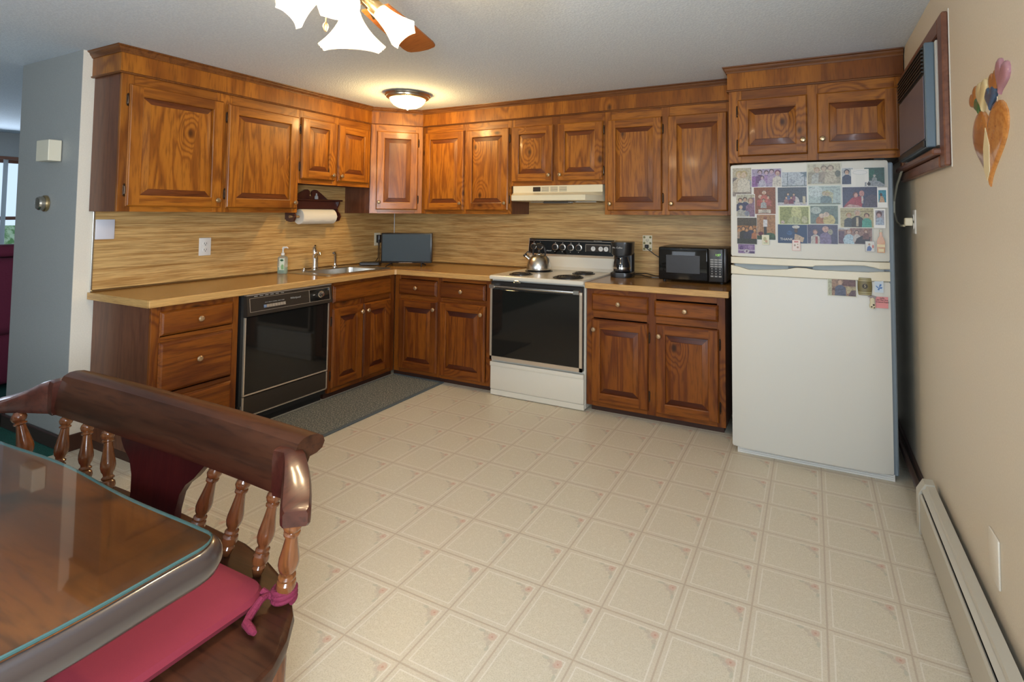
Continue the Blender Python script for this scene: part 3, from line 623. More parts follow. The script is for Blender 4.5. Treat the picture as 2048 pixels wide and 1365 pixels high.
g.prism([(0.004, 0.035), (0.026, 0.035), (0.024, 0.065), (0.012, 0.075), (0.002, 0.058)], 'xz', -0.0226, -0.0218, 2)
obj('label', g, [flat(0.72, 0.78, 0.62), flat(0.03, 0.12, 0.05), flat(0.30, 0.50, 0.22)], r)
g = M().lathe([(0.013, 0.140), (0.013, 0.156), (0.006, 0.160), (0.005, 0.188)], (0, 0, 0), 'z', 16).tube([(0, 0, 0.186), (0.004, 0, 0.197), (0.03, 0, 0.200), (0.042, 0, 0.192)], [0.009, 0.009, 0.006, 0.004], 10)
obj('pump', g, WHITEP, r)

# ------------------------------------------------------------------ paper towel shelf and roll
r = thing('paper_towel_holder', 'dark cherry wood paper towel shelf with scrolled pediment on the backsplash under the short cabinet', 'shelf', (0.006, -0.965, 1.28), PI/2)
L2 = 0.215
po = [(-L2, 0.0), (L2, 0.0), (L2, 0.15), (0.16, 0.17), (0.10, 0.215), (0.055, 0.243), (0.03, 0.245), (0.010, 0.232), (0.006, 0.21), (0.012, 0.195), (0, 0.188), (-0.012, 0.195), (-0.006, 0.21), (-0.010, 0.232), (-0.03, 0.245), (-0.055, 0.243), (-0.10, 0.215), (-0.16, 0.17), (-L2, 0.15)]
obj('back_board', M().prism(po, 'xz', -0.014, 0), HOLD, r)
obj('shelf_board', M().box(-L2-0.02, L2+0.02, -0.115, -0.0145, 0.150, 0.164, 0, 0.006, 2), HOLD, r)
obj('apron', M().box(-L2+0.01, L2-0.01, -0.085, -0.073, 0.085, 0.149, 0, 0.002), HOLD, r)
for s_ in (-1, 1):
    x = s_*(L2-0.006)
    obj('side_bracket', M().prism([(-0.0145, 0.149), (-0.105, 0.149), (-0.095, 0.12), (-0.075, 0.09), (-0.085, 0.065), (-0.11, 0.045), (-0.118, 0.02), (-0.10, -0.012), (-0.07, -0.02), (-0.0145, -0.01)], 'yz', x-0.006, x+0.006), HOLD, r)
obj('dowel', M().tube([(-L2-0.02, -0.082, 0.022), (L2+0.02, -0.082, 0.022)], 0.011, 14), KNOBL, r)
r = thing('paper_towel_roll', 'white paper towel roll hanging in the dark wood holder', 'paper towel', (0.088, -0.965, 1.302), PI/2)
g = M().lathe([(0.0125, -0.155), (0.022, -0.155), (0.022, -0.156), (0.058, -0.156), (0.060, -0.154), (0.060, 0.154), (0.058, 0.156), (0.0125, 0.156)], (0, 0, 0), 'x', 40)
obj('paper', g, PAPER, r)
obj('loose_sheet', M().loft([[(x, -0.0615*math.cos(a)-0.0005, -0.0615*math.sin(a)+0.002*math.sin(x*60)*(a > 0.5)) for x in [-0.153+0.306*k/20 for k in range(21)]] for a in (-1.3, -1.0, -0.6, -0.2, 0.2, 0.4, 0.6)], 0, False, False, False), PAPER, r)
g = M().loft([[(q[0], q[1], q[2]) for q in [(0.014*math.cos(2*PI*k/16)*s2, 0.014*math.sin(2*PI*k/16)*s2, z) for k in range(16)]] for s2, z in ((0.9, 0), (1, 0.004), (1, 0.022), (0.6, 0.032), (0.35, 0.036), (0.5, 0.044), (0.1, 0.050))])
o = obj('glass_jar', g, JARG); o.location = (0.075, -0.955, 1.4445); tag(o, 'tiny clear glass jar on the paper towel shelf', 'jar')
# ------------------------------------------------------------------ outlets and plates
def outlet(name, loc, rz, label, plate, rot=None, w=0.076, h=0.12, slots=True, ornate=False):
    r = thing(name, label, 'outlet', loc, rz)
    obj('plate', M().box(-w/2, w/2, -0.006, 0, -h/2, h/2, 0, 0.003, 2), plate, r)
    if slots:
        for dz in (-0.021, 0.021):
            g = M().lathe([(0.0165, -0.0055), (0.0165, -0.0085), (0.015, -0.0095), (0.002, -0.0095)], (0, 0, dz), 'y', 20)
            s = obj('receptacle', g, plate, r)
            obj('slots', M().box(-0.008, -0.0055, -0.0102, -0.0094, dz-0.003, dz+0.007).box(0.0055, 0.008, -0.0102, -0.0094, dz-0.003, dz+0.007).lathe([(0.003, -0.0094), (0.003, -0.0102)], (0, 0, dz-0.009), 'y', 8), BLACKM, s)
    if ornate:
        g = M()
        for dx in (-0.024, 0.024):
            for dz in (-0.045, 0, 0.045): g.lathe([(0.009, -0.006), (0.006, -0.0075), (0.001, -0.0075)], (dx, 0, dz), 'y', 10)
        obj('scroll_ornament', g, flat(0.22, 0.20, 0.07), r, 'dark olive painted scrolls')
    return r
outlet('wall_outlet', (0.0055, -1.763, 1.098), PI/2, 'white duplex outlet on the side backsplash left of the sink', WHITEP)
outlet('wall_outlet', (2.592, -0.0055, 1.115), 0, 'ivory outlet with painted scrolls on the back wall between coffee maker and microwave', IVORY, ornate=True)
outlet('wall_outlet', (0.0055, -0.225, 1.088), PI/2, 'ivory outlet on the side backsplash, half hidden by the television', IVORY)
outlet('wall_outlet', (WX, -0.800, 1.305), -PI/2, 'white outlet on the right wall beside the refrigerator with a white plug in it', WHITEP)
r = thing('switch_plate', 'blank bluish white double plate at the left end of the side backsplash', 'plate', (0.0055, -2.316, 1.228), PI/2)
obj('plate', M().box(-0.045, 0.045, -0.010, 0, -0.058, 0.058, 0, 0.003, 2), LILAC, r)
r = thing('wall_plate', 'white blank cover plate low on the right wall above the heater', 'plate', (WX, -1.965, 0.345), -PI/2)
obj('plate', M().box(-0.044, 0.044, -0.006, 0, -0.068, 0.068, 0, 0.003, 2), WALLW, r)

# ------------------------------------------------------------------ television with set-top box
r = thing('small_television', 'small flat screen television standing in the counter corner', 'television', (0.535, -0.405, CH+0.001), 0.4419)
obj('bezel', M().box(-0.222, 0.222, 0.0, 0.035, 0.028, 0.290, 0, 0.005, 2), BLACKP, r)
obj('screen', M().box(-0.210, 0.210, -0.0018, 0.0005, 0.045, 0.279), SCREEN, r)
obj('back_housing', M().box(-0.15, 0.15, 0.0355, 0.06, 0.05, 0.22, 0, 0.01), BLACKP, r)
for s_ in (-1, 1):
    obj('foot', M().tube([(s_*0.13, 0.015, 0.03), (s_*0.15, -0.06, 0.006), (s_*0.152, -0.075, 0.004)], [0.006, 0.005, 0.004], 8).tube([(s_*0.13, 0.015, 0.03), (s_*0.15, 0.08, 0.006)], [0.006, 0.005], 8), BLACKP, r)
obj('silver_badge', M().box(-0.06, 0.06, -0.022, -0.004, 0.0315, 0.036, 0, 0.002), STEEL, r)
r = thing('cable_box', 'small black cable box beside the television', 'box', (0.19, -0.475, CH+0.001), 0.55)
obj('case', M().box(-0.085, 0.085, -0.045, 0.045, 0.002, 0.030, 0, 0.004), BLACKP, r)
obj('front_strip', M().box(-0.07, 0.07, -0.0462, -0.0450, 0.010, 0.016), flat(0.12, 0.12, 0.13), r)
tag(obj('tangled_cord', M().tube([(0.105, -0.445, CH+0.012), (0.09, -0.43, CH+0.008), (0.07, -0.40, CH+0.007), (0.09, -0.33, CH+0.01), (0.10, -0.30, CH+0.05), (0.06, -0.26, CH+0.11), (0.035, -0.235, CH+0.17), (0.028, -0.225, CH+0.20)], 0.0035, 8).tube([(0.22, -0.41, CH+0.02), (0.18, -0.36, CH+0.06), (0.12, -0.30, CH+0.12), (0.035, -0.232, CH+0.235)], 0.003, 8), BLACKP), 'black power cords from the cable box up to the corner outlet', 'cord')
tag(obj('power_adapter', M().box(0.017, 0.055, -0.250, -0.205, 1.055, 1.13, 0, 0.004), BLACKP), 'black power adapter plugged in behind the television', 'adapter')
tag(obj('white_cable', M().tube([(0.016, -0.016, ZU-0.001), (0.016, -0.016, 1.14), (0.03, -0.04, 1.08), (0.10, -0.10, 1.02)], 0.004, 8), WHITEP), 'thin white cable dropping from the corner cabinet behind the television', 'cable')

# ------------------------------------------------------------------ dishwasher
r = thing('dishwasher', 'black glass-front dishwasher with champagne trim under the left counter', 'dishwasher', (0, -1.885, 0), PI/2)
obj('housing', M().box(0.002, 0.622, -0.600, -0.02, 0.05, 0.828).box(0.0, 0.018, -0.612, -0.600, 0.16, 0.828), BLACKM, r)
g = M().box(0.020, 0.618, -0.622, -0.601, 0.225, 0.690, 0, 0.003)
dd = obj('door', g, BLACKG, r)
obj('door_trim', M().box(0.018, 0.026, -0.6245, -0.6005, 0.222, 0.690).box(0.612, 0.620, -0.6245, -0.6005, 0.222, 0.690).box(0.018, 0.620, -0.6245, -0.6005, 0.216, 0.224), CHAMP, dd)
pp = obj('kick_panel', M().box(0.020, 0.618, -0.620, -0.601, 0.095, 0.208, 0, 0.002), BROWNP, r)
obj('kick_trim', M().box(0.018, 0.026, -0.6225, -0.6005, 0.088, 0.210).box(0.612, 0.620, -0.6225, -0.6005, 0.088, 0.210).box(0.018, 0.620, -0.6225, -0.6005, 0.086, 0.093), CHAMP, pp)
obj('toe_space', M().box(0.01, 0.62, -0.56, -0.55, 0.0, 0.09), BLACKM, r)
g = M().prism([(-0.655, 0.700), (-0.601, 0.692), (-0.601, 0.822), (-0.638, 0.822)], 'yz', 0.014, 0.622)
cp = obj('control_panel', g, BROWNP, r)
obj('top_trim', M().box(0.014, 0.622, -0.640, -0.601, 0.8225, 0.8285), CHAMP, cp)
def on_panel(x0, x1, f0, f1, t, mt, nm):      # f: fraction down the sloped panel
    def P(f): return (-0.638-0.017*f, 0.822-0.122*f)
    a, b = P(f0), P(f1)
    return obj(nm, M().loft([[(x0, a[0]-t, a[1]), (x0, b[0]-t, b[1]), (x0, b[0]-0.0004, b[1]), (x0, a[0]-0.0004, a[1])], [(x1, a[0]-t, a[1]), (x1, b[0]-t, b[1]), (x1, b[0]-0.0004, b[1]), (x1, a[0]-0.0004, a[1])]]), mt, cp)
for x0, x1, f0, f1 in ((0.03, 0.605, 0.13, 0.145), (0.03, 0.605, 0.80, 0.815), (0.03, 0.0325, 0.13, 0.815), (0.6025, 0.605, 0.13, 0.815), (0.44, 0.4425, 0.13, 0.815)):
    on_panel(x0, x1, f0, f1, 0.0012, CHAMP, 'panel_line')
on_panel(0.443, 0.602, 0.15, 0.79, 0.0009, BLACKG, 'dial_panel')
for k in range(8): on_panel(0.118+k*0.0185, 0.134+k*0.0185, 0.53, 0.68, 0.003, CHAMP if k else flat(0.15, 0.2, 0.3), 'button')
for k in range(6): on_panel(0.06+k*0.035, 0.082+k*0.035, 0.04, 0.07, 0.0009, GREYIN, 'vent_slot')
kb = obj('dial', M().lathe([(0.024, 0), (0.023, -0.010), (0.018, -0.012), (0.016, -0.024), (0.003, -0.026)], (0.525, -0.6470, 0.768), 'y', 28), CHROME, cp)
text(cp, 'brand_lettering', 'Whirlpool', 0.018, (0.335, -0.6490, 0.772), GREYIN)
text(cp, 'button_lettering', 'POTS  HEAVY  NORMAL  LIGHT  RINSE', 0.0075, (0.19, -0.6490, 0.770), GREYIN)
text(cp, 'dial_lettering', 'OFF', 0.010, (0.475, -0.6490, 0.768), WHITEIN)

# ------------------------------------------------------------------ stove
r = thing('electric_stove', 'bisque electric coil stove with black glass oven door between the base cabinets', 'stove', (1.574, 0, 0))
Wd = 0.764
obj('body', M().box(0.002, Wd, -0.615, -0.02, 0.012, 0.852), BISQ, r)
obj('cooktop', M().loft([[(x, y, z) for x, y in rrect(Wd/2, -0.345, Wd+0.002-i, 0.650-i, 0.02)] for i, z in ((0.004, 0.853), (0, 0.857), (0, 0.874), (0.012, 0.880))]), BISQ, r)
def burner(x, y, R):
    b = obj('burner', M().lathe([(R+0.012, 0.8802), (R+0.012, 0.8845), (R+0.006, 0.8860), (R, 0.8835), (R*0.3, 0.8825), (0.001, 0.8825)], (x, y, 0), 'z', 40), BLACKP, r)
    pts = []; n = 150; turns = 4.2
    for k in range(n+1):
        f = k/n; a = f*turns*2*PI; rr = 0.018+(R-0.022)*f; pts.append((x+rr*math.cos(a), y+rr*math.sin(a), 0.8885))
    obj('coil', M().tube(pts, 0.0042, 6), mat('coil_iron', (0.03, 0.026, 0.024), 0.45), b)
burner(0.190, -0.520, 0.076); burner(0.590, -0.535, 0.098); burner(0.196, -0.250, 0.098); burner(0.590, -0.260, 0.076)
g = M().box(0.012, Wd-0.010, -0.654, -0.616, 0.262, 0.838, 0, 0.006)
od = obj('oven_door', g, BLACKP, r)
obj('door_glass', M().box(0.028, Wd-0.030, -0.6570, -0.6535, 0.292, 0.778, 0, 0.002), BLACKG, od)
obj('door_trim', M().box(0.012, 0.028, -0.6595, -0.6530, 0.266, 0.800).box(Wd-0.030, Wd-0.010, -0.6595, -0.6530, 0.266, 0.800).box(0.012, Wd-0.010, -0.6595, -0.6530, 0.266, 0.292), CHAMP, od)
hd = obj('handle', M().box(0.030, Wd-0.028, -0.690, -0.668, 0.792, 0.812, 0, 0.006, 2), STEEL, od)
for x in (0.024, Wd-0.062): obj('handle_end', M().prism([(-0.6535, 0.780), (-0.694, 0.790), (-0.694, 0.815), (-0.6535, 0.822)], 'yz', x, x+0.042), STEEL, hd)
obj('handle_strip', M().box(0.060, Wd-0.060, -0.691, -0.6895, 0.808, 0.811), BLACKP, hd)
obj('latch', M().box(0.225, 0.262, -0.674, -0.6545, 0.840, 0.853, 0, 0.003).box(0.215, 0.272, -0.668, -0.6545, 0.835, 0.842, 0, 0.002), CHROME, r)
dr = obj('storage_drawer', M().box(0.006, Wd-0.004, -0.640, -0.616, 0.045, 0.245, 0, 0.006, 2).box(0.006, Wd-0.004, -0.646, -0.638, 0.215, 0.246, 0, 0.004, 2), BISQ, r)
obj('kick_strip', M().box(0.006, Wd-0.004, -0.636, -0.616, 0.004, 0.043, 0, 0.003), BISQ, r)
# back guard
g = M().prism([(-0.022, 0.881), (-0.100, 0.881), (-0.075, 0.905), (-0.060, 0.985), (-0.022, 0.985)], 'yz', 0.0, Wd)
bg = obj('back_guard', g, BISQ, r)
obj('guard_strip', M().prism([(-0.060, 0.985), (-0.068, 0.992), (-0.070, 1.005), (-0.022, 1.005), (-0.022, 0.9855)], 'yz', 0.0, Wd), CHAMP, bg)
cp = obj('control_panel', M().prism([(-0.022, 1.0055), (-0.076, 1.0055), (-0.056, 1.128), (-0.022, 1.132)], 'yz', 0.0, Wd), BLACKG, r)
obj('panel_end_cap', M().prism([(-0.020, 0.985), (-0.078, 0.995), (-0.058, 1.131), (-0.020, 1.134)], 'yz', -0.003, 0.0).prism([(-0.020, 0.985), (-0.078, 0.995), (-0.058, 1.131), (-0.020, 1.134)], 'yz', Wd, Wd+0.003), CHAMP, cp)
def py(z): return -0.076+0.020*(z-1.0055)/0.1225
obj('panel_line', M().box(0.002, Wd-0.002, py(1.115)-0.001, py(1.115), 1.113, 1.1155), CHAMP, cp)
tilt = math.atan(0.020/0.1225)
for x in (0.045, 0.105, 0.248, 0.316, 0.390, 0.462):
    kz = 1.063
    k = obj('dial', M().lathe([(0.0285, 0.001), (0.0285, -0.003), (0.026, -0.004), (0.018, -0.004)], (x, py(kz), kz), 'y', 26), STEEL, cp)
    obj('dial_knob', M().lathe([(0.021, -0.001), (0.020, -0.016), (0.016, -0.019), (0.001, -0.019)], (x, py(kz), kz), 'y', 22).box(x-0.003, x+0.003, py(kz)-0.024, py(kz)-0.018, kz-0.018, kz+0.018), BLACKP, k)
    obj('dial_marks', M().box(x-0.003, x+0.003, py(kz+0.036)-0.001, py(kz+0.036), kz+0.034, kz+0.038).box(x-0.003, x+0.003, py(kz-0.036)-0.001, py(kz-0.036), kz-0.038, kz-0.034), WHITEIN, cp)
x0, x1 = 0.523, 0.735
obj('clock_panel', M().box(x0, x1, py(1.06)-0.0035, py(1.06)+0.004, 1.028, 1.094), BROWNP, cp)
obj('clock_border', M().box(x0, x1, py(1.06)-0.0042, py(1.06), 1.0915, 1.094).box(x0, x1, py(1.06)-0.0042, py(1.06), 1.028, 1.0305).box(x0, x0+0.0025, py(1.06)-0.0042, py(1.06), 1.028, 1.094).box(x1-0.0025, x1, py(1.06)-0.0042, py(1.06), 1.028, 1.094), CHAMP, cp)
for x in (0.590, 0.655, 0.700):
    k = obj('clock_dial', M().lathe([(0.019, -0.003), (0.019, -0.006), (0.001, -0.006)], (x, py(1.06), 1.06), 'y', 22), WHITEP, cp)
    obj('clock_hands', M().box(x-0.001, x+0.001, py(1.06)-0.0066, py(1.06)-0.006, 1.060, 1.075).box(x, x+0.010, py(1.06)-0.0066, py(1.06)-0.006, 1.059, 1.061), BLACKM, k)
text(cp, 'brand_lettering', 'Whirlpool', 0.017, (0.180, py(1.035)-0.001, 1.032), WHITEIN, (PI/2-0, 0, 0))
text(cp, 'panel_lettering', 'SELF-CLEANING', 0.010, (0.625, py(1.120)-0.001, 1.121), GREYIN)

# ------------------------------------------------------------------ kettle
r = thing('tea_kettle', 'brushed steel whistling kettle with black handle on the rear left burner', 'kettle', (1.778, -0.262, 0.8925))
obj('body', M().lathe([(0.085, 0), (0.099, 0.004), (0.100, 0.014), (0.098, 0.035), (0.090, 0.065), (0.075, 0.093), (0.055, 0.112), (0.036, 0.121), (0.030, 0.122)], (0, 0, 0), 'z', 40), STEEL, r)
lid = obj('lid', M().lathe([(0.034, 0.121), (0.034, 0.125), (0.020, 0.130), (0.004, 0.132)], (0, 0, 0), 'z', 28), STEEL, r)
obj('lid_knob', M().lathe([(0.006, 0.131), (0.007, 0.137), (0.013, 0.145), (0.012, 0.155), (0.002, 0.159)], (0, 0, 0), 'z', 20), BLACKP, lid)
obj('handle', M().tube([(-0.052, 0, 0.108), (-0.056, 0, 0.135), (-0.052, 0, 0.165), (-0.036, 0, 0.190), (-0.012, 0, 0.202), (0.012, 0, 0.202), (0.036, 0, 0.190), (0.052, 0, 0.165), (0.056, 0, 0.135), (0.052, 0, 0.108)], [0.005, 0.008, 0.009, 0.009, 0.009, 0.009, 0.009, 0.009, 0.008, 0.005], 12), BLACKP, r)
sp = obj('spout', M().tube([(-0.070, -0.015, 0.078), (-0.098, -0.022, 0.098), (-0.112, -0.026, 0.110)], [0.019, 0.015, 0.014], 16), CHROME, r)
obj('whistle_cap', M().tube([(-0.108, -0.025, 0.107), (-0.118, -0.028, 0.120)], [0.016, 0.015], 14).tube([(-0.112, -0.026, 0.118), (-0.095, -0.020, 0.140), (-0.070, -0.010, 0.135)], 0.005, 8), BLACKP, sp)

# ------------------------------------------------------------------ range hood
r = thing('range_hood', 'almond metal range hood under the short cabinet above the stove', 'range hood', (1.557, 0, 0))
X = 0.778; zt = ZS-0.001; zb = 1.436
T = 0.076
g = M()
R = []
for x, ins in ((0.0, 0), (T, 1), (X-T, 1), (X, 0)):
    if ins: R.append([(x, -0.008, zt), (x, -0.306, zt), (x, -0.306, 1.505), (x, -0.455, 1.478), (x, -0.455, 1.440), (x, -0.450, zb), (x, -0.008, zb)])
    else: R.append([(x, -0.008, zt), (x, -0.305, zt), (x, -0.305, 1.505), (x, -0.309, 1.478), (x, -0.309, 1.440), (x, -0.307, zb), (x, -0.008, zb)])
g.loft(R)
hb = obj('shell', g, ALMOND, r)
g = M()
for k in range(3):
    for j in range(4): g.box(0.262+k*0.078, 0.326+k*0.078, -0.3070, -0.3055, 1.5135+j*0.0100, 1.5165+j*0.0100)
obj('vent_slots', g, BLACKM, r)
obj('switch_plate', M().box(0.185, 0.252, -0.3085, -0.3055, 1.513, 1.549, 0, 0.001), BROWNP, r)
obj('light_lens', M().box(0.27, 0.49, -0.30, -0.20, 1.418, 1.4355, 0, 0.006), flat(0.10, 0.09, 0.08, 0.2), r)
obj('filter', M().box(0.10, 0.68, -0.19, -0.04, 1.428, 1.4355), STEEL, r)

# ------------------------------------------------------------------ coffee maker
cm_ = r = thing('coffee_maker', 'black drip coffee maker standing right of the stove', 'coffee maker', (2.455, -0.185, CH+0.001), 0.12)
g = M().loft([[(a, b, z) for a, b in rrect(0, -0.01, w, 0.205, 0.055, 6)] for w, z in ((0.155, 0), (0.165, 0.006), (0.165, 0.030), (0.150, 0.036))])
obj('base', g, BLACKP, r)
obj('rear_column', M().loft([[(a, b, z) for a, b in rrect(0, 0.060, 0.15, 0.065, 0.025, 5)] for z in (0.0365, 0.175)]), BLACKP, r)
obj('brew_head', M().loft([[(a, b, z) for a, b in rrect(0, -0.005, w, 0.19, 0.06, 6)] for w, z in ((0.135, 0.160), (0.155, 0.172), (0.162, 0.245), (0.168, 0.250), (0.160, 0.258))]), BLACKP, r)
cf = obj('carafe', M().lathe([(0.045, 0.0370), (0.062, 0.045), (0.066, 0.075), (0.060, 0.110), (0.050, 0.135), (0.048, 0.150)], (0, -0.045, 0), 'z', 30), mat('smoked_glass', (0.02, 0.02, 0.024), 0.06, spec=0.9), r)
obj('carafe_band', M().lathe([(0.0668, 0.060), (0.0672, 0.068), (0.0668, 0.076)], (0, -0.045, 0), 'z', 30), STEEL, cf)
obj('carafe_handle', M().tube([(-0.010, -0.095, 0.140), (-0.018, -0.125, 0.135), (-0.020, -0.130, 0.10), (-0.012, -0.108, 0.065)], 0.007, 10), BLACKP, cf)
text(r, 'brand_lettering', 'Mr. Coffee', 0.017, (-0.02, -0.102, 0.218), WHITEIN)

# ------------------------------------------------------------------ microwave
mw_ = r = thing('microwave', 'black countertop microwave with keypad beside the refrigerator', 'microwave', (2.772, -0.035, CH+0.001))
obj('case', M().box(0.0, 0.455, -0.285, 0.0, 0.014, 0.240, 0, 0.006, 2), mat('dark_brown_case', (0.055, 0.038, 0.030), 0.35), r)
df = obj('door', M().box(0.0, 0.340, -0.312, -0.2855, 0.014, 0.240, 0, 0.010, 3), BLACKG, r)
obj('door_window', M().box(0.055, 0.285, -0.3132, -0.3118, 0.065, 0.186), mat('perforated_screen', (0.026, 0.025, 0.027), 0.25, bump=(900, 0.5, 0.001)), df)
cp = obj('control_panel', M().box(0.3405, 0.440, -0.312, -0.2855, 0.014, 0.240, 0, 0.008, 3), BLACKP, r)
for a, bb in ((0.03, -0.26), (0.42, -0.26), (0.03, -0.03), (0.42, -0.03)): obj('foot', M().lathe([(0.012, 0), (0.012, 0.0135)], (a, bb, 0), 'z', 12), BLACKM, r)
g = M()
for j in range(4):
    for k in range(3): g.box(0.355+k*0.026, 0.377+k*0.026, -0.3130, -0.3118, 0.160-j*0.0150, 0.169-j*0.0150)
for j in range(3):
    for k in range(3): g.box(0.362+k*0.026, 0.369+k*0.026, -0.3130, -0.3118, 0.101-j*0.0165, 0.108-j*0.0165)
for k in range(3): g.box(0.357+k*0.026, 0.375+k*0.026, -0.3130, -0.3118, 0.050, 0.059)
obj('keypad', g, GREYIN, cp)
text(cp, 'clock_display', '1:57', 0.020, (0.405, -0.3126, 0.196), TEAL)
obj('side_vent', M().box(0.4552, 0.4565, -0.24, -0.22, 0.05, 0.20), BLACKM, r)
o = obj('power_cord', M().tube([(2.592, -0.030, 1.092), (2.60, -0.045, 1.075), (2.66, -0.04, 1.03), (2.74, -0.03, 0.985), (2.79, -0.028, 0.97)], 0.0035, 8).box(2.578, 2.606, -0.040, -0.0165, 1.078, 1.104, 0, 0.004), BLACKP, mw_)
o.matrix_parent_inverse = Matrix.LocRotScale(mw_.location, mw_.rotation_euler, None).inverted()
o = obj('power_cord', M().tube([(2.53, -0.13, CH+0.012), (2.58, -0.10, CH+0.007), (2.62, -0.16, CH+0.006), (2.68, -0.19, CH+0.006), (2.76, -0.17, CH+0.006)], 0.0035, 8).tube([(2.53, -0.12, CH+0.02), (2.60, -0.07, CH+0.018), (2.69, -0.10, CH+0.006), (2.765, -0.10, CH+0.006)], 0.0035, 8), BLACKP, cm_)
o.matrix_parent_inverse = Matrix.LocRotScale(cm_.location, cm_.rotation_euler, None).inverted()

# ------------------------------------------------------------------ refrigerator
FX0, FX1, FY = 3.325, 4.100, -0.830
r = thing('refrigerator', 'off-white top-freezer refrigerator covered with photographs, in the right corner', 'refrigerator', (FX0, 0, 0))
fw_ = FX1-FX0
obj('cabinet_body', M().box(0.008, fw_+0.026, -0.775, -0.06, 0.02, 1.612, 0, 0.006), FRSIDE, r, 'blue-grey textured body')
def curved(x0, x1, z0, z1, yb, yf, bulge, n=14, rad=0.012, mt=FRONTW, nm='door'):
    R = []
    def outline(zz, ins):
        P = [(x0+ins, yb, zz)]
        for k in range(n+1):
            f = k/n; x = x0+ins+(x1-x0-2*ins)*f; e = min(f, 1-f)*(x1-x0)
            edge = 0.012*(1-math.sqrt(max(0, 1-(1-min(1, e/0.02))**2)))
            P.append((x, yf-bulge*(1-(2*f-1)**2)+edge+ins*0.6, zz))
        P.append((x1-ins, yb, zz)); return P
    R = [outline(z0, rad), outline(z0+rad*0.3, rad*0.3), outline(z0+rad, 0), outline(z1-rad, 0), outline(z1-rad*0.3, rad*0.3), outline(z1, rad)]
    return obj(nm, M().loft(R), mt, r)
fd = curved(0, fw_, 1.098, 1.622, -0.777, FY+0.010, 0.010, nm='freezer_door')
rd = curved(0, fw_, 0.036, 1.000, -0.777, FY+0.010, 0.010, nm='refrigerator_door')
def strip(poly, parent, nm, mt, yb, yf, bulge=0.010):
    n = 16; g = M()
    xs = sorted(set([p[0] for p in poly[0]] + [fw_*k/n for k in range(n+1)]))
    def iz(L, x):
        for a, b in zip(L[:-1], L[1:]):
            if a[0]-1e-9 <= x <= b[0]+1e-9: return a[1]+(b[1]-a[1])*((x-a[0])/(b[0]-a[0]) if b[0] > a[0] else 0)
        return L[-1][1]
    R = []
    for x in xs:
        f = x/fw_; y = yf-bulge*(1-(2*f-1)**2); e = min(x, fw_-x); y += 0.012*(1-math.sqrt(max(0, 1-(1-min(1, e/0.02))**2)))
        a, b = iz(poly[0], x), iz(poly[1], x)
        R.append([(x, yb, a), (x, y+0.003, a), (x, y, a+0.003), (x, y, b-0.0005), (x, yb, b-0.0005)])
    g.loft(R); return obj(nm, g, mt, parent)
lo = [(0, 1.060), (0.30, 1.060), (0.42, 1.060), (0.43, 1.066), (0.60, 1.076), (0.66, 1.077), (0.70, 1.070), (0.73, 1.062), (fw_, 1.062)]
strip((lo, [(0, 1.0975), (fw_, 1.0975)]), fd, 'grip_strip', CREAM, -0.777, FY+0.004)
hi = [(0, 1.050), (0.035, 1.048), (0.06, 1.036), (0.10, 1.028), (0.16, 1.030), (0.29, 1.040), (0.30, 1.052), (0.42, 1.052), (0.43, 1.044), (0.70, 1.044), (0.73, 1.050), (fw_, 1.050)]
strip(([(0, 1.0005), (fw_, 1.0005)], hi), rd, 'grip_strip', CREAM, -0.777, FY+0.004)
obj('grip_recess', M().box(0.02, 0.30, -0.800, -0.7765, 1.020, 1.0590).box(0.42, 0.75, -0.800, -0.7765, 1.040, 1.085), flat(0.30, 0.34, 0.35, 0.4), r, 'grey recessed finger grips')
g = M().box(0.025, fw_+0.006, -0.790, -0.7765, 0.0, 0.034)
for k in range(3): g.box(0.03, fw_, -0.796, -0.790, 0.006+k*0.010, 0.011+k*0.010)
obj('base_grille', g, WHITEP, r)
obj('top_hinge', M().box(fw_-0.06, fw_-0.01, -0.80, -0.74, 1.6225, 1.634, 0, 0.003), BLACKM, r)

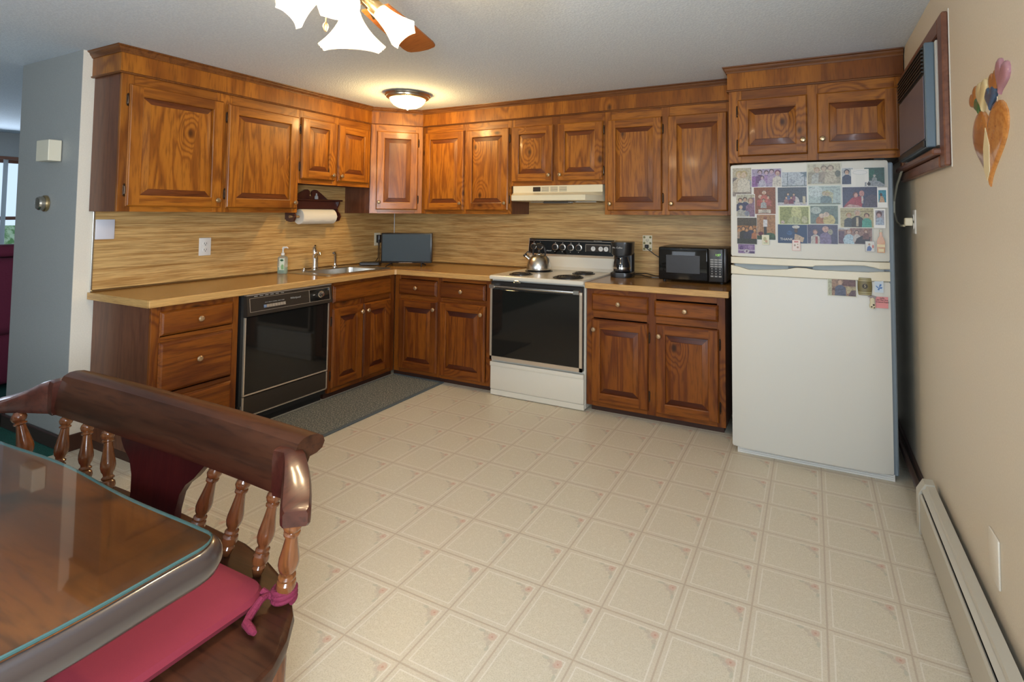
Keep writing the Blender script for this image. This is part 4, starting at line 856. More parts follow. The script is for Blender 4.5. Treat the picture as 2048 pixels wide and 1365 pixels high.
# ------------------------------------------------------------------ photographs and magnets on the refrigerator
_ly = [0]
def ydoor(x, z):
    f = (x-FX0)/fw_; return FY+0.010-0.010*(1-(2*f-1)**2)
def picture(name, label, cx, cz, w, h, shapes, border=(0.72, 0.72, 0.70), bw=0.004, cat='photograph', lift=0, rot=0.0, grp=None):
    """flat print: bordered card; shapes in 0..1 of the image area"""
    y = min(ydoor(cx-w/2, cz), ydoor(cx+w/2, cz), ydoor(cx, cz)) - 0.0008 - lift*0.0012
    sl = math.atan((ydoor(cx+w/2, cz)-ydoor(cx-w/2, cz))/w)
    mats = []; g = M()
    def mi(c):
        mm = flat(*c, 0.45) if (cat != 'photograph' or c == border) else print_ink(*c)
        if mm not in mats: mats.append(mm)
        return mats.index(mm)
    g.box(-w/2, w/2, -0.0006, 0.0004, -h/2, h/2, mi(border))
    iw, ih = w-2*bw, h-2*bw; n = 0
    def cl(v): return max(0.0, min(1.0, v))
    for s in shapes:
        k = s[0]; n += 1; d0, d1 = -0.0006, -0.0006-0.00012*n
        if k == 'r': poly = [(s[1], s[2]), (s[3], s[2]), (s[3], s[4]), (s[1], s[4])]; col = s[5]
        elif k == 'e': poly = [(cl(s[1]+s[3]*math.cos(a)), cl(s[2]+s[4]*math.sin(a))) for a in [q*PI/8 for q in range(16)]]; col = s[5]
        elif k == 'p': poly = s[1]; col = s[2]
        elif k == 'm':          # figure: x, base y, height, clothing, skin, hair
            x, yb_, hh, cc, sk, hr = s[1:]; a = h/w
            body = [(cl(x-0.30*hh*a), yb_), (cl(x+0.30*hh*a), yb_), (cl(x+0.27*hh*a), yb_+0.5*hh), (cl(x+0.09*hh*a), yb_+0.64*hh), (cl(x-0.09*hh*a), yb_+0.64*hh), (cl(x-0.27*hh*a), yb_+0.5*hh)]
            g.prism([((q[0]-0.5)*iw, (q[1]-0.5)*ih) for q in body], 'xz', d1, d0, mi(cc)); n += 1; d1 = -0.0006-0.00012*n
            hd_ = [(cl(x+0.17*hh*a*math.cos(t)), min(1, yb_+0.84*hh+0.17*hh*math.sin(t))) for t in [q*PI/6 for q in range(12)]]
            g.prism([((q[0]-0.5)*iw, (q[1]-0.5)*ih) for q in hd_], 'xz', d1, d0, mi(hr)); n += 1; d1 = -0.0006-0.00012*n
            poly = [(cl(x+0.115*hh*a*math.cos(t)), min(1, yb_+0.79*hh+0.145*hh*math.sin(t))) for t in [q*PI/6 for q in range(12)]]; col = sk
        g.prism([((q[0]-0.5)*iw, (q[1]-0.5)*ih) for q in poly], 'xz', d1, d0, mi(col))
    o = obj(name, g, mats); o.location = (cx, y-0.0005, cz); o.rotation_euler = (0, rot, sl)
    tag(o, label, cat, grp or ('photographs on the refrigerator' if cat == 'photograph' else None)); return o
SK = (0.62, 0.42, 0.30); HR = (0.08, 0.05, 0.04); GY = (0.5, 0.47, 0.42)
def bg(c): return ('r', 0, 0, 1, 1, c)
P_ = picture
P_('photograph', 'faded tan snapshot of two people before a car, top left of the freezer', 3.389, 1.521, 0.106, 0.165, [bg((0.50, 0.46, 0.34)), ('r', 0, 0, 1, 0.30, (0.28, 0.24, 0.20)), ('e', 0.82, 0.42, 0.22, 0.16, (0.32, 0.36, 0.38)), ('e', 0.12, 0.55, 0.2, 0.12, (0.16, 0.15, 0.15)), ('m', 0.36, 0.15, 0.75, (0.55, 0.48, 0.36), (0.66, 0.52, 0.38), (0.5, 0.4, 0.2)), ('m', 0.60, 0.15, 0.75, (0.66, 0.62, 0.52), (0.66, 0.52, 0.38), (0.5, 0.4, 0.2))], bw=0.002)
P_('photograph', 'purple-toned group snapshot of five people, second in the top row on the freezer', 3.519, 1.542, 0.158, 0.104, [bg((0.42, 0.36, 0.52)), ('r', 0, 0, 0.2, 0.6, (0.28, 0.13, 0.36)), ('m', 0.28, 0.2, 0.75, (0.16, 0.08, 0.22), (0.55, 0.4, 0.5), HR), ('m', 0.50, 0.2, 0.72, (0.38, 0.25, 0.48), (0.58, 0.42, 0.5), HR), ('m', 0.68, 0.22, 0.76, (0.45, 0.36, 0.52), (0.58, 0.42, 0.5), HR), ('m', 0.36, 0.0, 0.62, (0.50, 0.48, 0.60), (0.58, 0.42, 0.5), HR), ('m', 0.88, 0.0, 0.92, (0.66, 0.62, 0.55), (0.60, 0.42, 0.36), (0.2, 0.06, 0.12))], bw=0.002)
P_('photograph', 'pale blue snapshot of palm trees, centre of the top row', 3.660, 1.530, 0.126, 0.082, [bg((0.52, 0.58, 0.64)), ('r', 0, 0, 1, 0.12, (0.30, 0.36, 0.38)), ('e', 0.40, 0.34, 0.14, 0.18, (0.40, 0.46, 0.54)), ('r', 0.22, 0.1, 0.25, 0.95, (0.20, 0.25, 0.28)), ('r', 0.90, 0.05, 0.93, 0.8, (0.15, 0.20, 0.24)), ('p', [(0.65, 0.55), (0.90, 0.80), (0.72, 0.95), (1, 0.97), (1, 0.6), (0.9, 0.72)], (0.16, 0.23, 0.28))], bw=0.001)
P_('photograph', 'sepia snapshot of three people seated, highest on the freezer door', 3.806, 1.556, 0.164, 0.115, [bg((0.60, 0.57, 0.42)), ('r', 0, 0, 1, 0.6, (0.38, 0.36, 0.27)), ('m', 0.28, 0.02, 0.82, (0.48, 0.50, 0.46), (0.58, 0.45, 0.33), (0.46, 0.33, 0.2)), ('m', 0.50, 0.08, 0.84, (0.35, 0.31, 0.25), (0.55, 0.45, 0.34), (0.25, 0.2, 0.15)), ('m', 0.70, 0.05, 0.88, (0.55, 0.50, 0.38), (0.58, 0.47, 0.36), (0.25, 0.2, 0.15)), ('e', 0.92, 0.5, 0.09, 0.16, (0.15, 0.17, 0.14))], border=(0.55, 0.55, 0.44), lift=1)
P_('photograph', 'snapshot of a person in a navy jacket and cap, top right on the freezer', 3.916, 1.541, 0.056, 0.089, [bg((0.46, 0.50, 0.52)), ('r', 0, 0, 1, 0.35, (0.3, 0.32, 0.30)), ('m', 0.45, 0.0, 0.92, (0.03, 0.05, 0.12), SK, (0.02, 0.02, 0.05))], bw=0.002)
g_ = [bg((0.66, 0.66, 0.63)), ('r', 0.22, 0.0, 0.80, 0.74, (0.62, 0.63, 0.60)), ('e', 0.5, 0.84, 0.46, 0.13, (0.30, 0.34, 0.38)), ('e', 0.5, 0.84, 0.44, 0.115, (0.66, 0.67, 0.66))]
o = P_('paper_note', 'white note with an oval crest between two photographs, top right of the freezer', 3.973, 1.530, 0.080, 0.092, g_, border=(0.66, 0.66, 0.63), cat='note', lift=1)
P_('photograph', 'dark green snapshot of people by a silver car, last in the top row', 4.038, 1.533, 0.092, 0.100, [bg((0.03, 0.10, 0.09)), ('r', 0.05, 0.5, 0.5, 0.9, (0.02, 0.14, 0.10)), ('m', 0.5, 0.25, 0.4, (0.3, 0.35, 0.36), (0.5, 0.5, 0.45), (0.3, 0.3, 0.28)), ('p', [(0, 0.0), (1, 0.0), (1, 0.10), (0.75, 0.28), (0.3, 0.32), (0, 0.22)], (0.32, 0.36, 0.40)), ('e', 0.22, 0.15, 0.09, 0.09, (0.04, 0.04, 0.05))], bw=0.001)
o = P_('photograph', 'rust-brown holiday card with a group in red and a white banner', 3.509, 1.415, 0.115, 0.150, [bg((0.27, 0.09, 0.04)), ('m', 0.30, 0.30, 0.42, (0.45, 0.10, 0.07), SK, (0.7, 0.6, 0.5)), ('m', 0.66, 0.30, 0.40, (0.42, 0.12, 0.10), SK, HR), ('m', 0.48, 0.45, 0.42, (0.55, 0.16, 0.12), SK, (0.7, 0.6, 0.5)), ('m', 0.45, 0.22, 0.36, (0.40, 0.42, 0.42), SK, HR), ('r', 0.20, 0.03, 0.78, 0.17, (0.66, 0.60, 0.50))], bw=0.001, lift=1)
text(o, 'lettering', 'Merry\nChristmas', 0.0105, (-0.001, -0.0022, -0.0590), flat(0.05, 0.03, 0.03), label='black lettering on the banner')
P_('photograph', 'purple-grey snapshot of a group in dark clothes, below the faded car snapshot', 3.407, 1.388, 0.103, 0.129, [bg((0.52, 0.50, 0.38)), ('r', 0.72, 0, 1, 0.85, (0.26, 0.17, 0.26)), ('m', 0.22, 0.25, 0.6, (0.04, 0.05, 0.12), SK, HR), ('m', 0.48, 0.28, 0.6, (0.05, 0.06, 0.14), SK, HR), ('m', 0.78, 0.1, 0.75, (0.25, 0.15, 0.24), SK, (0.3, 0.2, 0.15)), ('m', 0.25, 0.0, 0.52, (0.42, 0.42, 0.38), SK, (0.4, 0.36, 0.3)), ('e', 0.58, 0.14, 0.14, 0.12, (0.25, 0.28, 0.36))], lift=1, bw=0.002)
P_('photograph', 'night snapshot of a family gathered at a table, second row of the freezer', 3.649, 1.438, 0.151, 0.104, [bg((0.07, 0.09, 0.13)), ('r', 0, 0, 1, 0.16, (0.5, 0.5, 0.55)), ('m', 0.36, 0.25, 0.45, (0.12, 0.18, 0.34), SK, HR), ('m', 0.56, 0.25, 0.42, (0.28, 0.12, 0.18), SK, HR), ('m', 0.30, 0.08, 0.42, (0.32, 0.16, 0.16), SK, HR), ('m', 0.47, 0.08, 0.42, (0.20, 0.04, 0.08), SK, HR), ('p', [(0.60, 0.05), (0.78, 0.05), (0.72, 0.4), (0.62, 0.5)], (0.62, 0.6, 0.6)), ('r', 0.86, 0.08, 0.96, 0.5, (0.55, 0.50, 0.36))], bw=0.003)
P_('photograph', 'pale green snapshot of two people on grass, painted-in glare, centre of the second row', 3.807, 1.441, 0.158, 0.104, [bg((0.42, 0.53, 0.52)), ('e', 0.22, 0.7, 0.24, 0.3, (0.58, 0.68, 0.68)), ('p', [(0.42, 0.05), (0.75, 0.05), (0.78, 0.62), (0.6, 0.8), (0.45, 0.7)], (0.52, 0.54, 0.36)), ('m', 0.50, 0.02, 0.72, (0.16, 0.24, 0.26), (0.5, 0.42, 0.3), (0.4, 0.36, 0.2)), ('m', 0.60, 0.02, 0.68, (0.14, 0.22, 0.24), (0.5, 0.42, 0.3), (0.4, 0.36, 0.2)), ('r', 0, 0, 1, 0.08, (0.2, 0.25, 0.2))], border=(0.52, 0.60, 0.56), lift=1)  # glare on the print is put into its pale colours
P_('photograph', 'snapshot of a couple, one in a red dress, against a dark blue background', 3.970, 1.430, 0.163, 0.112, [bg((0.04, 0.05, 0.12)), ('p', [(0.62, 0.02), (1, 0.02), (1, 0.55), (0.85, 0.65), (0.66, 0.5)], (0.08, 0.07, 0.12)), ('p', [(0.02, 0.0), (0.55, 0.0), (0.62, 0.42), (0.5, 0.55), (0.28, 0.48), (0.1, 0.18)], (0.38, 0.05, 0.08)), ('e', 0.38, 0.62, 0.08, 0.14, (0.16, 0.05, 0.05)), ('e', 0.39, 0.60, 0.055, 0.11, (0.62, 0.36, 0.32)), ('e', 0.56, 0.68, 0.075, 0.15, (0.56, 0.28, 0.26)), ('r', 0.55, 0.2, 0.60, 0.55, (0.6, 0.58, 0.56)), ('p', [(0.05, 0.0), (0.6, 0.0), (0.45, 0.1), (0.2, 0.16)], (0.58, 0.38, 0.36))], lift=2, bw=0.003)
P_('photograph', 'small instant photo of a bather against blue sky, right edge of the freezer', 4.071, 1.427, 0.046, 0.104, [('r', 0.05, 0.25, 0.95, 0.90, (0.04, 0.30, 0.42)), ('p', [(0.12, 0.25), (0.80, 0.25), (0.62, 0.55), (0.3, 0.62)], (0.60, 0.40, 0.26)), ('e', 0.36, 0.66, 0.16, 0.09, (0.10, 0.06, 0.05))], lift=3)
P_('photograph', 'orange candle-lit snapshot of a crowd, lower left on the freezer', 3.414, 1.246, 0.107, 0.149, [bg((0.07, 0.055, 0.035)), ('r', 0, 0.45, 1, 0.70, (0.42, 0.18, 0.05)), ('m', 0.10, 0.18, 0.45, (0.36, 0.26, 0.18), (0.62, 0.32, 0.14), HR), ('m', 0.32, 0.2, 0.48, (0.03, 0.03, 0.03), (0.62, 0.32, 0.14), HR), ('m', 0.70, 0.2, 0.52, (0.05, 0.05, 0.10), (0.62, 0.32, 0.14), HR), ('m', 0.90, 0.18, 0.42, (0.45, 0.18, 0.08), (0.62, 0.32, 0.14), HR), ('m', 0.50, 0.2, 0.42, (0.04, 0.04, 0.06), (0.55, 0.3, 0.14), HR), ('r', 0, 0, 1, 0.2, (0.03, 0.035, 0.025))], bw=0.001, lift=2)
P_('photograph', 'snapshot of one person in a white shirt standing by a brick wall', 3.515, 1.268, 0.103, 0.145, [bg((0.42, 0.22, 0.10)), ('r', 0, 0, 0.16, 1, (0.48, 0.29, 0.17)), ('r', 0, 0, 1, 0.16, (0.05, 0.09, 0.05)), ('e', 0.7, 0.18, 0.28, 0.10, (0.05, 0.12, 0.06)), ('e', 0.22, 0.24, 0.14, 0.08, (0.12, 0.02, 0.04)), ('r', 0.38, 0.18, 0.53, 0.62, (0.03, 0.03, 0.03)), ('r', 0.35, 0.52, 0.57, 0.80, (0.72, 0.72, 0.74)), ('e', 0.46, 0.87, 0.08, 0.07, (0.30, 0.12, 0.08))], bw=0.003)
P_('photograph', 'yellow-green blurred snapshot of a seated figure, third row of the freezer', 3.658, 1.334, 0.155, 0.104, [bg((0.30, 0.34, 0.12)), ('e', 0.58, 0.62, 0.18, 0.50, (0.55, 0.56, 0.26)), ('p', [(0.25, 0.0), (0.72, 0.0), (0.70, 0.35), (0.5, 0.46), (0.3, 0.28)], (0.42, 0.46, 0.24)), ('e', 0.86, 0.25, 0.10, 0.22, (0.50, 0.50, 0.30)), ('e', 0.10, 0.1, 0.07, 0.1, (0.55, 0.45, 0.40))], border=(0.60, 0.64, 0.40), bw=0.006, lift=1)
P_('photograph', 'snapshot of two people embracing in front of trees, third row', 3.804, 1.338, 0.134, 0.099, [bg((0.13, 0.20, 0.18)), ('e', 0.2, 0.75, 0.2, 0.2, (0.42, 0.50, 0.46)), ('e', 0.36, 0.14, 0.17, 0.28, (0.38, 0.15, 0.05)), ('e', 0.68, 0.18, 0.22, 0.34, (0.56, 0.48, 0.20)), ('e', 0.42, 0.45, 0.11, 0.13, (0.62, 0.50, 0.40)), ('e', 0.58, 0.52, 0.11, 0.14, (0.60, 0.48, 0.38))], bw=0.002, lift=2, border=(0.55, 0.60, 0.50))
P_('photograph', 'snapshot of three people side by side before a yellow curtain', 3.955, 1.324, 0.156, 0.105, [bg((0.52, 0.47, 0.27)), ('r', 0, 0.80, 1, 0.86, (0.34, 0.30, 0.16)), ('m', 0.26, 0.0, 0.76, (0.05, 0.07, 0.08), SK, (0.40, 0.24, 0.08)), ('m', 0.52, 0.0, 0.92, (0.03, 0.03, 0.03), SK, (0.5, 0.42, 0.33)), ('r', 0.48, 0.05, 0.55, 0.52, (0.55, 0.48, 0.34)), ('m', 0.80, 0.0, 0.74, (0.08, 0.38, 0.30), SK, (0.12, 0.06, 0.04))], bw=0.003, border=(0.64, 0.64, 0.54), lift=3)
P_('photograph', 'small instant photo of a baby in pale blue, right edge of the third row', 4.058, 1.321, 0.050, 0.099, [('r', 0.06, 0.14, 0.94, 0.94, (0.40, 0.40, 0.46)), ('p', [(0.10, 0.14), (0.90, 0.14), (0.85, 0.45), (0.5, 0.58), (0.15, 0.48)], (0.42, 0.52, 0.66)), ('e', 0.44, 0.74, 0.30, 0.17, (0.12, 0.07, 0.08)), ('e', 0.40, 0.66, 0.20, 0.12, (0.58, 0.38, 0.38))], lift=4, bw=0.003)
o = P_('photograph', 'navy card with white capital lettering and a figure in a pale hat, bottom row', 3.649, 1.234, 0.147, 0.101, [bg((0.03, 0.06, 0.13)), ('e', 0.4, 0.55, 0.10, 0.12, (0.05, 0.13, 0.30)), ('p', [(0.55, 0.15), (0.85, 0.05), (0.90, 0.30), (0.70, 0.45), (0.58, 0.5)], (0.55, 0.42, 0.30)), ('e', 0.62, 0.70, 0.06, 0.15, (0.10, 0.06, 0.05)), ('e', 0.62, 0.88, 0.13, 0.09, (0.60, 0.60, 0.56))], border=(0.03, 0.06, 0.13), lift=2, bw=0.001)
text(o, 'lettering', 'THANK', 0.019, (-0.030, -0.0022, -0.030), WHITEIN, label='white lettering')
P_('photograph', 'dark blue snapshot of a couple, bottom row right of the navy card', 3.795, 1.235, 0.146, 0.103, [bg((0.05, 0.05, 0.13)), ('e', 0.76, 0.62, 0.08, 0.16, (0.34, 0.34, 0.26)), ('m', 0.26, 0.0, 0.74, (0.52, 0.50, 0.46), (0.60, 0.36, 0.30), (0.25, 0.15, 0.12)), ('r', 0.26, 0.0, 0.34, 0.38, (0.36, 0.08, 0.08)), ('m', 0.60, 0.0, 0.92, (0.20, 0.16, 0.30), (0.60, 0.38, 0.32), (0.60, 0.38, 0.32))], bw=0.001, lift=2)
P_('photograph', 'busy wedding snapshot in pale blue and black, bottom right on the freezer', 3.946, 1.229, 0.155, 0.084, [bg((0.32, 0.20, 0.18)), ('r', 0, 0, 0.18, 0.8, (0.12, 0.07, 0.12)), ('m', 0.32, 0.0, 0.95, (0.42, 0.60, 0.72), (0.6, 0.42, 0.34), (0.3, 0.12, 0.06)), ('e', 0.30, 0.22, 0.16, 0.28, (0.45, 0.62, 0.74)), ('m', 0.55, 0.15, 0.72, (0.55, 0.52, 0.50), (0.6, 0.42, 0.34), HR), ('p', [(0.48, 0.02), (0.92, 0.02), (0.95, 0.45), (0.75, 0.58), (0.55, 0.35)], (0.03, 0.03, 0.05)), ('m', 0.82, 0.3, 0.62, (0.2, 0.1, 0.1), (0.6, 0.42, 0.34), (0.3, 0.12, 0.06)), ('r', 0.0, 0.9, 0.35, 1, (0.6, 0.62, 0.62))], bw=0.001, lift=3)
P_('photograph', 'small purple print at the bottom left of the freezer door', 3.410, 1.145, 0.091, 0.053, [bg((0.26, 0.16, 0.34)), ('e', 0.2, 0.6, 0.12, 0.25, (0.12, 0.06, 0.20)), ('e', 0.75, 0.7, 0.15, 0.25, (0.36, 0.24, 0.44)), ('r', 0.0, 0.28, 1, 0.40, (0.55, 0.50, 0.60)), ('e', 0.52, 0.24, 0.16, 0.22, (0.64, 0.60, 0.64)), ('e', 0.52, 0.24, 0.06, 0.10, (0.14, 0.08, 0.16)), ('r', 0.7, 0.0, 0.98, 0.22, (0.12, 0.08, 0.18))], bw=0.001)
P_('photograph', 'single snapshot with wide border on the lower door, a person in blue by a fireplace', 3.882, 0.964, 0.135, 0.102, [bg((0.40, 0.25, 0.17)), ('r', 0, 0, 0.13, 1, (0.52, 0.54, 0.38)), ('r', 0.50, 0.55, 1, 1, (0.17, 0.085, 0.085)), ('p', [(0.62, 0.52), (1, 0.52), (1, 0.30), (0.82, 0.26), (0.70, 0.1)], (0.52, 0.44, 0.26)), ('p', [(0.72, 0.0), (1, 0.0), (1, 0.34), (0.84, 0.32)], (0.15, 0.10, 0.12)), ('m', 0.44, 0.0, 0.92, (0.12, 0.14, 0.22), SK, (0.3, 0.2, 0.14)), ('e', 0.2, 0.36, 0.05, 0.07, (0.18, 0.10, 0.08))], border=(0.58, 0.58, 0.46))
MG = 'magnet'
P_('fridge_magnet', 'small cream magnet with green leaves over the brick wall photo', 3.512, 1.198, 0.038, 0.055, [bg((0.60, 0.58, 0.42)), ('e', 0.4, 0.6, 0.25, 0.22, (0.36, 0.36, 0.20)), ('e', 0.62, 0.35, 0.2, 0.15, (0.45, 0.30, 0.20)), ('r', 0.2, 0.12, 0.85, 0.2, (0.30, 0.36, 0.22))], border=(0.62, 0.60, 0.46), cat=MG, lift=5, bw=0.002)
P_('fridge_magnet', 'small pink-rimmed white magnet below the navy card', 3.667, 1.173, 0.040, 0.058, [bg((0.68, 0.60, 0.56)), ('r', 0.2, 0.78, 0.8, 0.92, (0.50, 0.18, 0.18)), ('e', 0.3, 0.5, 0.14, 0.10, (0.3, 0.26, 0.22)), ('e', 0.7, 0.3, 0.14, 0.10, (0.36, 0.22, 0.18)), ('e', 0.7, 0.6, 0.10, 0.06, (0.4, 0.3, 0.2))], border=(0.62, 0.36, 0.32), cat=MG, lift=5, bw=0.002)
P_('fridge_magnet', 'small square magnet with a blue figure below the wedding photo', 4.012, 1.177, 0.042, 0.054, [bg((0.60, 0.60, 0.58)), ('p', [(0.1, 0.05), (0.6, 0.05), (0.72, 0.3), (0.45, 0.6), (0.2, 0.45)], (0.10, 0.16, 0.34)), ('e', 0.42, 0.72, 0.13, 0.12, (0.40, 0.28, 0.22)), ('e', 0.85, 0.5, 0.1, 0.18, (0.5, 0.16, 0.14))], border=(0.40, 0.40, 0.40), cat=MG, lift=6, bw=0.002)
r2 = thing('bottle_magnet', 'amber bottle-shaped magnet at the lower right of the freezer door', MG, (4.061, ydoor(4.061, 1.2)-0.003, 1.145))
bp_ = [(-0.017, 0.002), (0.017, 0.002), (0.018, 0.058), (0.014, 0.072), (0.006, 0.088), (0.0055, 0.112), (-0.0055, 0.112), (-0.006, 0.088), (-0.014, 0.072), (-0.018, 0.058)]
obj('bottle_shape', M().prism(bp_, 'xz', -0.006, 0.0), flat(0.42, 0.17, 0.03, 0.2), r2)
obj('paper_label', M().box(-0.0172, 0.0172, -0.0072, -0.0060, 0.030, 0.044).box(-0.012, 0.012, -0.0072, -0.0060, 0.006, 0.022), flat(0.68, 0.58, 0.36), r2)
obj('cap', M().box(-0.0062, 0.0062, -0.0068, 0.0, 0.106, 0.118, 0, 0.001), flat(0.55, 0.55, 0.45), r2)
r2 = thing('barrel_magnet', 'olive brown wooden barrel magnet on the lower door', MG, (3.986, ydoor(3.986, .97)-0.003, 0.972))
R = []
for k in range(11):
    f = -1+2*k/10; w_ = 0.033*(1-0.14*f*f); R.append([(w_*math.cos(a), -0.012*math.sin(a), f*0.044) for a in [PI*q/10 for q in range(11)]]+[(0, 0.001, f*0.044)])
obj('barrel_body', M().loft(R), flat(0.17, 0.14, 0.06, 0.4), r2)
g = M()
for f in (-0.88, -0.68, 0.68, 0.88):
    w_ = 0.0335*(1-0.14*f*f); g.loft([[(w_*1.01*math.cos(a), -0.0128*math.sin(a), f*0.044+dz) for a in [PI*q/10 for q in range(11)]]+[(0, 0, f*0.044+dz)] for dz in (-0.0022, 0.0022)])
obj('hoops', g, flat(0.40, 0.36, 0.20, 0.3), r2)
obj('emblem', M().lathe([(0.0125, -0.0115), (0.0125, -0.0135), (0.001, -0.0135)], (0, 0, 0.002), 'y', 20), flat(0.04, 0.03, 0.02), r2)
text(r2, 'number', '5', 0.020, (0, -0.0138, 0.002), flat(0.5, 0.46, 0.3))
wing = (0.06, 0.16, 0.40)
o = P_('fridge_magnet', 'pale square magnet with a blue butterfly, upper right of the lower door', 4.049, 0.974, 0.040, 0.060, [bg((0.50, 0.58, 0.66)), ('p', [(0.46, 0.42), (0.08, 0.62), (0.12, 0.50), (0.35, 0.35)], wing), ('p', [(0.46, 0.45), (0.62, 0.75), (0.85, 0.72), (0.78, 0.55)], wing), ('p', [(0.5, 0.45), (0.95, 0.48), (0.85, 0.3), (0.6, 0.33)], wing), ('p', [(0.48, 0.42), (0.3, 0.22), (0.5, 0.15), (0.62, 0.32)], wing)], border=(0.55, 0.62, 0.68), cat=MG, bw=0.003)
o = P_('fridge_magnet', 'pink card magnet with black lettering, below the butterfly', 4.060, 0.895, 0.056, 0.057, [bg((0.66, 0.25, 0.25))], border=(0.66, 0.25, 0.25), cat=MG, bw=0.001)
text(o, 'lettering', 'Sadly,\nAll Men Are\nCreated Equal', 0.0100, (0.002, -0.0022, 0.012), flat(0.04, 0.02, 0.02), label='black lettering on pink')
r2 = thing('cow_magnet', 'small spotted cow figurine magnet beside the pink card', MG, (4.018, ydoor(4.018, .89)-0.004, 0.862))
obj('body', M().loft([[(w_*math.cos(a), -0.006-0.006*math.sin(a), z) for a in [2*PI*q/12 for q in range(12)]] for w_, z in ((0.006, 0), (0.013, 0.005), (0.014, 0.018), (0.010, 0.030), (0.010, 0.036), (0.012, 0.042), (0.010, 0.052), (0.003, 0.056))]), flat(0.62, 0.56, 0.38), r2)
obj('spots', M().lathe([(0.004, -0.0125), (0.001, -0.0130)], (-0.004, 0, 0.010), 'y', 8).lathe([(0.005, -0.0122), (0.001, -0.0130)], (0.005, 0, 0.020), 'y', 8).lathe([(0.003, -0.0122), (0.001, -0.0130)], (0.007, 0, 0.006), 'y', 8), flat(0.05, 0.03, 0.02), r2)
obj('bonnet', M().prism([(-0.020, 0.060), (-0.002, 0.050), (0.014, 0.052), (0.018, 0.062), (0.0, 0.067)], 'xz', -0.010, -0.002), flat(0.26, 0.22, 0.22), r2)

# ------------------------------------------------------------------ air conditioner in the high window, with cord
ac_ = r = thing('air_conditioner', 'dark window air conditioner with louvers, high on the right wall above the refrigerator', 'air conditioner', (WX, -1.125, 1.815), -PI/2)
HWd, HH = 0.325, 0.210
obj('sleeve', M().box(-HWd-0.045, HWd+0.02, -0.022, 0.20, -HH+0.004, HH-0.002), WHITEP, r, 'white metal sleeve')
obj('front_bezel', M().box(-HWd, HWd, -0.056, -0.0225, -HH, HH, 0, 0.004), ACBLUE, r, 'blue-grey plastic front')
obj('front_panel', M().box(-HWd+0.015, HWd-0.012, -0.060, -0.0565, -HH+0.035, HH-0.13, 0, 0.002), ACFACE, r)
g = M().box(-HWd+0.010, HWd-0.010, -0.0575, -0.0562, HH-0.125, HH-0.008)
for k in range(7): g.box(-HWd+0.012, HWd-0.012, -0.066, -0.057, HH-0.118+k*0.0155, HH-0.112+k*0.0155)
obj('louvers', g, ACDARK, r)
obj('lower_lip', M().box(-HWd+0.005, HWd-0.005, -0.066, -0.0562, -HH, -HH+0.030, 0, 0.004), ACDARK, r)
o = obj('power_cord', M().tube([(WX-0.030, -0.80, 1.598), (WX-0.040, -0.70, 1.565), (WX-0.043, -0.56, 1.506), (WX-0.043, -0.44, 1.42), (WX-0.043, -0.44, 1.35), (WX-0.043, -0.53, 1.30), (WX-0.043, -0.66, 1.283), (WX-0.043, -0.78, 1.285), (WX-0.034, -0.80, 1.30)], 0.0058, 10).box(WX-0.045, WX-0.0105, -0.815, -0.777, 1.285, 1.325, 0, 0.004), IVORY, ac_, 'white cord and plug')
o.matrix_parent_inverse = Matrix.LocRotScale(ac_.location, ac_.rotation_euler, None).inverted()

# ------------------------------------------------------------------ heart plaque on the right wall
r = thing('heart_plaque', 'carved wooden heart plaque with painted small hearts on top, hanging on the right wall', 'wall plaque', (WX, -2.030, 1.535), -PI/2)
def heart(w, h, n=40):
    P = []
    for k in range(n):
        t = 2*PI*k/n; x = 16*math.sin(t)**3; y = 13*math.cos(t)-5*math.cos(2*t)-2*math.cos(3*t)-math.cos(4*t)
        P.append((x/32*w, (y+2.5)/29*h))
    return P
def puffy(poly, cx, cz, rot, th, n=4, y0=0.0):
    R = []; c, s = math.cos(rot), math.sin(rot)
    def tr(a, b, k): a *= k; b *= k; return (cx+a*c-b*s, cz+a*s+b*c)
    R.append([(tr(a, b, 1)[0], y0, tr(a, b, 1)[1]) for a, b in poly])
    for k, d in ((1, 0.45), (0.95, 0.75), (0.85, 0.92), (0.6, 1.0)): R.append([(tr(a, b, k)[0], y0-th*d, tr(a, b, k)[1]) for a, b in poly])
    return R
obj('large_heart', M().loft(puffy(heart(0.325, 0.235), 0.0, 0.0, 0, 0.009)), HEART, r)
obj('painted_inlay', M().prism([(-0.010, 0.055), (0.022, 0.0), (0.018, -0.075), (-0.004, -0.100), (-0.030, -0.070), (-0.034, -0.005)], 'xz', -0.0102, -0.0085), flat(0.70, 0.60, 0.36), r, 'pale painted doll figure')
for nm, cx, cz, w, h, rot, col, th in (('small_heart', 0.125, 0.170, 0.105, 0.095, -0.4, (0.40, 0.20, 0.23), 0.011), ('small_heart', 0.062, 0.167, 0.095, 0.075, 0.1, (0.40, 0.16, 0.05), 0.009),
                                ('small_heart', -0.135, 0.160, 0.090, 0.070, 0.4, (0.42, 0.17, 0.05), 0.009), ('small_heart', -0.095, 0.137, 0.075, 0.060, 0.2, (0.06, 0.14, 0.05), 0.009),
                                ('small_heart', 0.030, 0.132, 0.100, 0.070, -0.1, (0.05, 0.09, 0.16), 0.011), ('small_heart', -0.040, 0.154, 0.110, 0.095, 0.0, (0.64, 0.52, 0.28), 0.013)):
    obj(nm, M().loft(puffy(heart(w, h, 24), cx, cz, rot, th)), flat(*col, 0.2), r)
obj('hanging_wire', M().tube([(-0.085, -0.005, 0.112), (-0.080, -0.005, 0.088)], 0.0015, 6).tube([(0.090, -0.005, 0.125), (0.085, -0.005, 0.092)], 0.0015, 6), STEEL, r)

